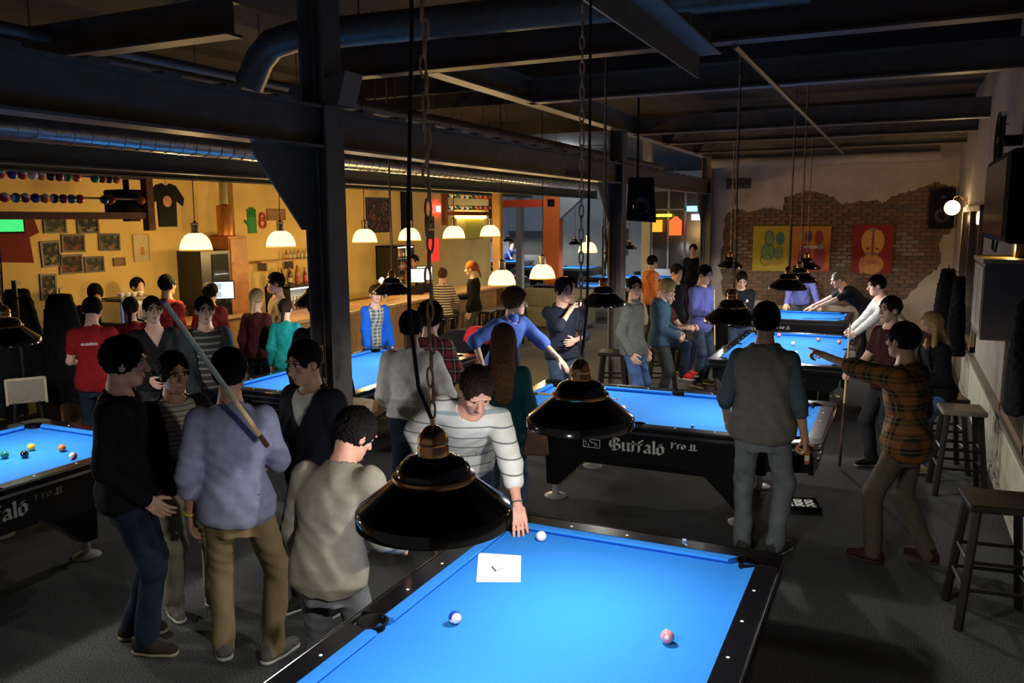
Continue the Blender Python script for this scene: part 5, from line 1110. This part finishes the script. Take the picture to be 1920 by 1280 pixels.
hs = top('hanging_loudspeaker', 'black loudspeaker hanging from a rod beside the column', 'loudspeaker', (-3.03, 10.45, 2.73), .3); MB().prism([(-.19, -.27), (.19, -.30), (.15, .27), (-.17, .27)], lambda a, b, t: (a, t, b), -.15, .15).build('cabinet', BLACKM, hs, bevel=.015); MB().tube([(-.05, 0, .27), (-.05, 0, 1.62)], .014, 6).build('rod', BLACKM, hs)
MB().lathe([(.0001, -.02), (.05, .0), (.10, .010), (.11, .0)], 18, M=Matrix.Rotation(R(90), 4, 'X'), caps=False).build('cone', BLACK, hs, loc=(0, -.152, -.08))
# coats
def coat(label, x, y, z, w, d, h, rz=0., col=(.006, .006, .007), cat='coat', hook=True, name='coat'):
    def f(p):
        t = np.clip(-p[:, 2] / h, 0, 1); ww = w * (.35 + .65 * np.sqrt(t)); dd = d * (.5 + .5 * t)
        v = (np.sqrt((p[:, 0] / ww) ** 2 + (p[:, 1] / dd) ** 2) - 1) * np.minimum(ww, dd) * .7 + wr(p, 26, .007)
        return np.maximum(v, np.maximum(p[:, 2], -h - p[:, 2] + .02 * np.sin(p[:, 0] * 30)))
    P, Q = nets(f, (-w - .05, -d - .05, -h - .05), (w + .05, d + .05, .05), .022); o = link_mesh(name, np_mesh(name, P, Q, [cloth(col)]), None, (x, y, z), (0, 0, rz)); tag(o, label, cat)
    if hook: MB().tube([(0, 0, -.02), (0, 0, .05), (0, d * .6, .06)], .008, 6).build('hook_loop', STEEL, o)
    return o
coat('long black coat on the wall beside the brick, tapering up', .70, 13.9, 1.72, .20, .20, 1.15, 0); coat('black padded jacket hanging in front of the window', .76, 12.4, 1.70, .20, .13, 1.05, 1.57)
coat('black coat hanging at the frame edge under the cupboard', .84, 6.75, 1.90, .10, .2, .8, 0)
for k, (x, y, z) in enumerate(((-8.1, 5.15, 1.72), (-8.35, 5.62, 1.80), (-8.0, 5.85, 1.74))): coat(['black coat at the frame edge, leftmost on the rack', 'tall black coat in the middle of the coat rack', 'dark coat on the rack beside the red T-shirt'][k], x, y, z, .26, .2, 1.15, .6)
cr = top('coat_rack', 'dark coat stand beside the red-shirted guests', 'coat rack', (-8.2, 5.5, 0)); MB().tube([(0, 0, 0), (0, 0, 1.9)], .025, 8).build('pole', WOODD, cr); MB().lathe([(.0001, 0), (.26, 0), (.24, .03), (.0001, .05)], 16).build('base', WOODD, cr)
for k in range(3): a = k * 2.1; MB().tube([(0, 0, 1.7), (.2 * math.cos(a), .2 * math.sin(a), 1.8)], .012, 6).build('arm', WOODD, cr)
coat('heap of black jackets and a bag on the bench past the table', -5.35, 10.05, .98, .55, .3, .30, .4, (.008, .008, .009), 'jackets', False, 'jacket_heap'); coat('red jacket lying on the black heap', -5.1, 9.8, 1.06, .2, .16, .22, .2, (.45, .02, .02), 'jacket', False, 'red_jacket')
bn = top('bench', 'dark bench carrying the heap of jackets', 'bench', (-5.4, 10.05, 0), .4); MB().box((0, 0, .64), (1.3, .5, .06)).build('seat', WOODD, bn)
for sx in (-1, 1):
    for sy in (-1, 1): MB().box((sx * .55, sy * .2, .305), (.06, .06, .61)).build('leg', WOODD, bn)
# ledge round the first column with a beer bottle
lg = top('drinks_ledge', 'wooden drinks ledge fixed round the steel column', 'ledge', (XP, 4.75, 0)); MB().lathe([(.0001, 1.10), (.36, 1.10), (.38, 1.12), (.36, 1.14), (.0001, 1.14)], 24).build('top_board', WOODL, lg)
for a in (0, 2.1, 4.2): MB().tube([(.1 * math.cos(a), .1 * math.sin(a), .85), (.3 * math.cos(a), .3 * math.sin(a), 1.1)], .012, 6).build('strut', STEEL, lg)
bottle('brown beer bottle standing on the column ledge', (-3.52, 4.50, 1.14), 1, None, .9)
# right-hand wall: cupboard, television, fan, globe lamp, end wall speaker, sign, paintings
cb = top('wall_cupboard', 'cream cupboard on the wall, its top lit yellow', 'cupboard', (0, 0, 0)); MB().bbox((.60, 7.12, 1.55), (XR, 7.95, 2.13)).build('box', mat('brown grey cupboard', (.22, .18, .15), .6), cb); MB().bbox((.585, 7.10, 2.13), (XR, 7.97, 2.16)).build('top_board', mat('pale board', (.55, .42, .2), .5), cb); MB().bbox((.592, 7.16, 1.6), (.60, 7.52, 2.1)).build('door', CREAM, cb); MB().bbox((.592, 7.55, 1.6), (.60, 7.91, 2.1)).build('door', CREAM, cb)
t2 = top('wall_television', 'big black television housing high on the wall', 'television', (.80, 7.75, 2.62), 0); MB().box((0, 0, 0), (.24, 1.7, .68)).build('housing', BLACKM, t2, bevel=.05); MB().box((-.123, 0, 0), (.006, 1.56, .56)).build('screen', BLACK, t2); MB().box((.08, -.2, -.40), (.12, .3, .12)).build('bracket', STEEL, t2); MB().tube([(-.05, .6, -.33), (-.05, .62, -.42), (-.04, .5, -.44), (-.03, .45, -.33)], .012, 6).build('cable_loop', CORD, t2)
wl = top('wall_lamp', 'small hidden wall lamp lighting the top of the cupboard', 'lamp', (.90, 7.45, 2.235)); MB().box((.03, 0, 0), (.04, .08, .08)).build('base', BRASS, wl); MB().ball((-.02, 0, 0), .028, 7).build('bulb', mat('warm bulb', (1., .78, .42), emit=8., var=0), wl, True); light('wall_lamp_light', (-.08, 0, 0), 5, (1., .62, .2), .03, wl)
fn_ = top('wall_fan', 'black wall fan above the television', 'fan', (.82, 8.75, 3.15)); 
for r in (.10, .18, .25): MB().tube([(-.06, r * math.cos(t), r * math.sin(t)) for t in [2 * math.pi * k / 20 for k in range(20)]], .006, 5, closed=True).build('cage_ring', BLACKM, fn_)
for k in range(12): a = k * math.pi / 6; MB().tube([(-.07, .03 * math.cos(a), .03 * math.sin(a)), (-.06, .25 * math.cos(a), .25 * math.sin(a)), (.0, .25 * math.cos(a), .25 * math.sin(a))], .004, 4).build('cage_wire', BLACKM, fn_)
for k in range(4): a = k * math.pi / 2; MB().box((-.03, .12 * math.cos(a), .12 * math.sin(a)), (.006, .2, .1), M=Matrix.Rotation(a, 4, 'X') @ Matrix.Rotation(.4, 4, 'Y')).build('blade', BLACKM, fn_)
MB().tube([(-.05, 0, 0), (.13, 0, 0)], .05, 12).build('motor', BLACKM, fn_)
gl = top('globe_lamp', 'glowing white globe lamp on a curved wall arm', 'lamp', (.74, 14.9, 2.62)); MB().ball((0, 0, 0), .115, 10).build('globe', mat('opal globe', (1., .72, .36), emit=9., var=0), gl, True); MB().tube([(0, 0, .11), (.02, 0, .17), (.09, 0, .19), (.15, 0, .13), (.21, 0, .10)], .008, 6).build('arm', BRASS, gl); MB().box((.2, 0, .1), (.02, .08, .12)).build('wall_plate', BRASS, gl)
light('globe_light', (0, 0, -.16), 40, (1., .62, .24), .1, gl)
sp = top('loudspeaker', 'black loudspeaker high on the brick wall corner', 'loudspeaker', (.70, 17.42, 2.62)); MB().box((0, 0, 0), (.40, .30, .70)).build('cabinet', BLACKM, sp, bevel=.02); MB().lathe([(.0001, -.02), (.06, .0), (.13, .012), (.14, .0)], 18, M=Matrix.Rotation(R(90), 4, 'X'), caps=False).build('cone', BLACK, sp, loc=(0, -.155, -.12)); MB().lathe([(.0001, -.005), (.05, .006), (.055, 0)], 14, M=Matrix.Rotation(R(90), 4, 'X'), caps=False).build('tweeter', BLACK, sp, loc=(0, -.155, .2))
sg_ = tag(MB().bbox((-3.29, YE - .035, 3.08), (-2.80, YE - .012, 3.29)).build('wall_sign', mat('dark plate', (.02, .016, .02), .4, var=0)), 'dark plate with two lines of faint letters on the end wall', 'sign')
fl_ = mat('faint letters', (.10, .09, .10), .6, var=0)
for z, n in ((3.225, 7), (3.135, 10)):
    mb = MB(); x = -3.045 - n * .0185
    for k in range(n): mb.bbox((x, YE - .038, z - .022), (x + .012, YE - .034, z + .022)).bbox((x, YE - .038, z - .022 + .03 * (k % 2)), (x + .026, YE - .034, z - .012 + .03 * (k % 2))); x += .037
    mb.build('sign_line', fl_, sg_)
def painting(label, x0, x1, z0, z1, bg, bg2, shapes):
    o = top('painting', label, 'painting', ((x0 + x1) / 2, YE - .05, (z0 + z1) / 2), 0, 'paintings on the brick wall'); w, h = (x1 - x0) / 2, (z1 - z0) / 2
    def fn(nt, v):
        n = node(nt, 'ShaderNodeTexNoise'); n.inputs['Scale'].default_value = 4; nt.links.new(v, n.inputs['Vector']); z = sepxyz(nt, v)[2]
        f = mathn(nt, 'ADD', mathn(nt, 'MULTIPLY', z, -.9), n.outputs[0]); return mixc(nt, mathn(nt, 'MINIMUM', mathn(nt, 'MAXIMUM', f, 0.), 1.), bg, bg2)
    MB().bbox((-w, 0, -h), (w, .03, h)).build('canvas', pattern('canvas ' + label[:14], fn, .6), o)
    for k, (cx, cz, rx, rz_, c, ring) in enumerate(shapes):
        m_ = mat('paint %.2f %.2f %.2f' % c, c, .6, var=.2, scale=15); mb = MB(); n = 20
        if ring: mb.tube([(cx * w + rx * w * math.cos(t), -.004, cz * h + rz_ * h * math.sin(t)) for t in [2 * math.pi * i / n for i in range(n)]], .009, 5, closed=True)
        else: mb.prism([(cx * w + rx * w * math.cos(2 * math.pi * i / n), cz * h + rz_ * h * math.sin(2 * math.pi * i / n)) for i in range(n)], lambda a, b, t: (a, t, b), -.002 - .0012 * k, .001)
        mb.build('brush_figure', m_, o)
G1, G2, G3 = (.10, .16, .03), (.03, .12, .10), (.12, .20, .05)
painting('yellow painting with two green outlined figures', -2.71, -2.00, 1.41, 2.32, (.42, .30, .012), (.36, .27, .02), [(-.1, .45, .22, .32, G3, 0), (-.1, .45, .24, .34, G2, 1), (.5, .45, .24, .3, G2, 0), (-.15, -.15, .34, .34, G3, 0), (-.15, -.15, .36, .36, G2, 1), (.42, -.2, .26, .32, G1, 0), (-.25, -.5, .3, .25, G1, 1), (.2, -.65, .5, .1, (.30, .16, .02), 0)])
RD, PU = (.22, .02, .02), (.09, .02, .07)
painting('red and orange painting with two dark standing figures', -1.95, -1.22, 1.42, 2.31, (.42, .22, .015), (.38, .05, .015), [(-.15, .55, .2, .28, PU, 0), (.4, .5, .22, .32, RD, 0), (-.25, -.35, .36, .62, RD, 0), (.42, -.4, .34, .6, RD, 0), (-.5, -.5, .12, .5, PU, 0), (.1, -.3, .1, .5, (.45, .10, .02), 0), (.05, .08, .45, .07, (.45, .36, .30), 0), (.5, .1, .14, .12, (.22, .18, .22), 0)])
painting('red painting with a yellow double head and shoulders', -.82, -.10, 1.41, 2.34, (.22, .012, .014), (.24, .014, .012), [(0, .25, .52, .62, (.22, .12, .10), 0), (-.2, .3, .34, .48, (.50, .26, .03), 0), (.25, .3, .34, .48, (.50, .26, .03), 0), (0, -.65, .62, .42, (.46, .20, .03), 0), (-.45, -.7, .16, .35, (.40, .15, .03), 0), (.03, .2, .07, .55, RD, 0), (-.2, .0, .1, .05, RD, 0), (.25, .0, .1, .05, RD, 0), (0, -.55, .35, .08, (.36, .10, .03), 0)])
# ---------------------------------------------------------------- far hall
ORG = mat('orange paint', (.62, .13, .02), .7)
op = top('orange_pillar', 'bright orange pillar and lintel in the far hall', 'pillar', (0, 22, 0)); MB().bbox((-9.2, -.15, 0), (-8.71, .15, 4.35)).build('shaft', ORG, op); MB().bbox((-10.6, -.1, 2.84), (-9.2, .1, 3.05)).build('lintel', mat('red orange paint', (.6, .06, .015), .7), op)
MB().prism([(-8.71, 4.2), (-7.7, 4.2), (-7.9, 3.2), (-8.71, 2.5)], lambda a, b, t: (a, t, b), -.1, .1).build('grey_gusset', mat('blue grey paint', (.28, .31, .35), .7), op)
tag(MB().bbox((-9.05, 21.83, 2.85), (-8.85, 21.86, 3.05)).build('dark_plate', BLACKM), 'small dark plate on the orange pillar', 'sign'); 
for k, (x, y, lab) in enumerate(((-5.36, 19.0, 'white post in the far hall behind the red plaid shirt'), (-10.9, 24.0, 'pale grey post left of the orange pillar'), (-8.15, 24.5, 'pale post beside the lettered far table'))): tag(MB().bbox((x - .1, y - .1, 0), (x + .1, y + .1, 4.35)).build('white_post', mat('white post paint', (.5, .5, .48), .6)), lab, 'post')
for k, (x, y) in enumerate(((-8, 20.5), (-12.5, 25), (-11.5, 29.5), (-15, 26))):  # tube-shaped fill lamps, added only to brighten the far hall
    o = top('hall_fill_tube', ['added fill light under the hall roof nearest the bar', 'added fill light under the hall roof by the grey wall', 'added fill light under the hall roof past the window wall', 'added fill light under the hall roof over the farthest table'][k], 'lamp', (x, y, 4.2), 0, 'added fill lights of the far hall'); MB().box((0, 0, .09), (1.3, .14, .08)).build('housing', WHITE, o); MB().tube([(-.6, 0, .02), (.6, 0, .02)], .018, 8).build('tube', mat('fill tube glow', (.9, .95, 1.), emit=6., var=0), o); light('hall_fill_light', (0, 0, -.05), 75, (.85, .94, 1.), .1, o)
wn = top('window_wall', 'dark gridded window wall in the far hall', 'window', (0, 24.3, 0)); MB().bbox((-6.7, 0, 1.0), (XP, .04, 3.6)).build('dark_glass', mat('dark glass', (.02, .022, .022), .15, var=0), wn)
for x in (-6.7, -6.2, -5.7, -5.2): MB().bbox((x - .03, -.03, 1.0), (x + .03, .0, 3.6)).build('mullion', mat('grey mullion', (.15, .15, .15), .5), wn)
for z in (2.75, 3.3): MB().bbox((-6.7, -.03, z - .02), (-5.2, 0, z + .02)).build('transom', _M['grey mullion'], wn)
MB().bbox((-6.7, -.02, 0), (XP, .04, 1.0)).build('low_wall', GREYW, wn)
def lit(label, x0, x1, z0, z1, c, e, y=24.0): return sign(label, (x0, y, z0), (x1, y + .28, z1), mat('sign %.2f %.2f %.2f' % c, c, emit=e, var=0))
lit('small yellow neon strip in the far hall', -6.5, -6.1, 2.54, 2.62, (.9, .8, .05), 2.5); lit('cyan exit sign in the far hall', -5.60, -5.36, 2.69, 2.84, (.2, .8, .9), 3.); lit('pink white lamp glow below the cyan sign', -5.46, -5.24, 2.44, 2.60, (1., .6, .8), 5.); lit('orange lit sign beside the white post', -6.64, -6.38, 2.1, 2.45, (.9, .3, .02), 1.6)
mb = MB(); mb.prism([(-6.1, 2.0), (-5.8, 2.0), (-5.8, 2.42), (-5.95, 2.55), (-6.1, 2.42)], lambda a, b, t: (a, t, b), 24.0, 24.27); tag(mb.build('lit_sign', mat('orange red sign', (1., .10, .02), emit=1.8, var=0)), 'pointed orange red lit sign in the far hall', 'sign')
def heap(label, x, y, z, w, d, h, col, name, cat): return coat(label, x, y, z, w, d, h, 0, col, cat, False, name)
heap('orange bundle on the corner of the far table', -7.9, 19.9, 1.03, .42, .3, .22, (.55, .13, .02), 'orange_bundle', 'bundle')
so = top('pale_sofa', 'pale sofa in the far hall behind the hand-on-chin man', 'sofa', (-7.3, 17.9, 0), 0); MB().box((0, 0, .22), (1.8, .8, .44)).build('seat', mat('grey green sofa', (.22, .24, .20), .9), so, bevel=.06); MB().box((0, .35, .60), (1.8, .22, .5)).build('backrest', _M['grey green sofa'], so, bevel=.06)
for sx in (-1, 1): MB().box((sx * .85, 0, .36), (.2, .8, .62)).build('armrest', _M['grey green sofa'], so, bevel=.05)
hb = tag(MB().bbox((-15.5, YF - .04, 1.0), (-13.6, YF, 2.0)).build('wall_rack', mat('dark wall rack', (.09, .09, .085), .7)), 'dark cue rack along the far wall', 'rack'); 
tag(MB().bbox((-11.2, YF - .04, 1.0), (-10.1, YF, 2.1)).build('wall_poster', mat('dark poster', (.05, .05, .05), .5, var=.5, scale=12)), 'dark poster on the far grey wall', 'poster')

# handbag, bottle in hand, lattice, framed board
hb_ = top('handbag', 'brown handbag at the hip of the long-haired woman', 'bag', (-2.44, 5.62, .80), .4); MB().prism([(-.11, -.1), (.11, -.1), (.09, .09), (-.09, .09)], lambda a, b, t: (a, t, b), -.04, .04).build('body', mat('brown leather', (.09, .035, .02), .5), hb_, bevel=.012); MB().tube([(-.08, 0, .08), (-.06, -.02, .35), (-.16, -.06, .62)], .008, 5).build('strap', _M['brown leather'], hb_)
h = hand_pt('p27', 0); bottle('small amber bottle in the hand of the tall vest man', (h.x + .01, h.y, h.z - .11), 3, None, .5)
lt = top('lattice_panel', 'small dark lattice panel hanging beside the steel column', 'panel', (-5.2, 15.6, 1.85), .3)
for k in range(4): MB().tube([(-.08 + k * .05, 0, -.45), (.08 - k * .05, 0, .45)], .012, 5).build('slat', WOODD, lt)
for x in (-.09, .09): MB().bbox((x - .012, -.012, -.5), (x + .012, .012, .5)).build('stile', WOODD, lt)
MB().tube([(0, 0, .5), (0, 0, 2.5)], .006, 5).build('hanging_cord', CORD, lt)
fb = top('framed_board', 'pale framed board on a dark stand beside the cut-off lamp', 'board', (-7.35, 4.95, 0), cf(-7.35, 4.95) * math.pi / 180 + math.pi); MB().box((0, 0, .92), (.30, .02, .22)).build('panel', mat('grey panel', (.16, .14, .10), .6), fb)
for a, b in (((-.17, -.02, .80), (-.15, .015, 1.05)), ((.15, -.02, .80), (.17, .015, 1.05)), ((-.17, -.02, 1.03), (.17, .015, 1.05))): MB().bbox(a, b).build('frame', mat('pale wood frame', (.35, .28, .18), .5), fb)
for x in (-.1, .1): MB().tube([(x, 0, .82), (x * 1.6, .12, 0)], .014, 6).build('leg', WOODD, fb)
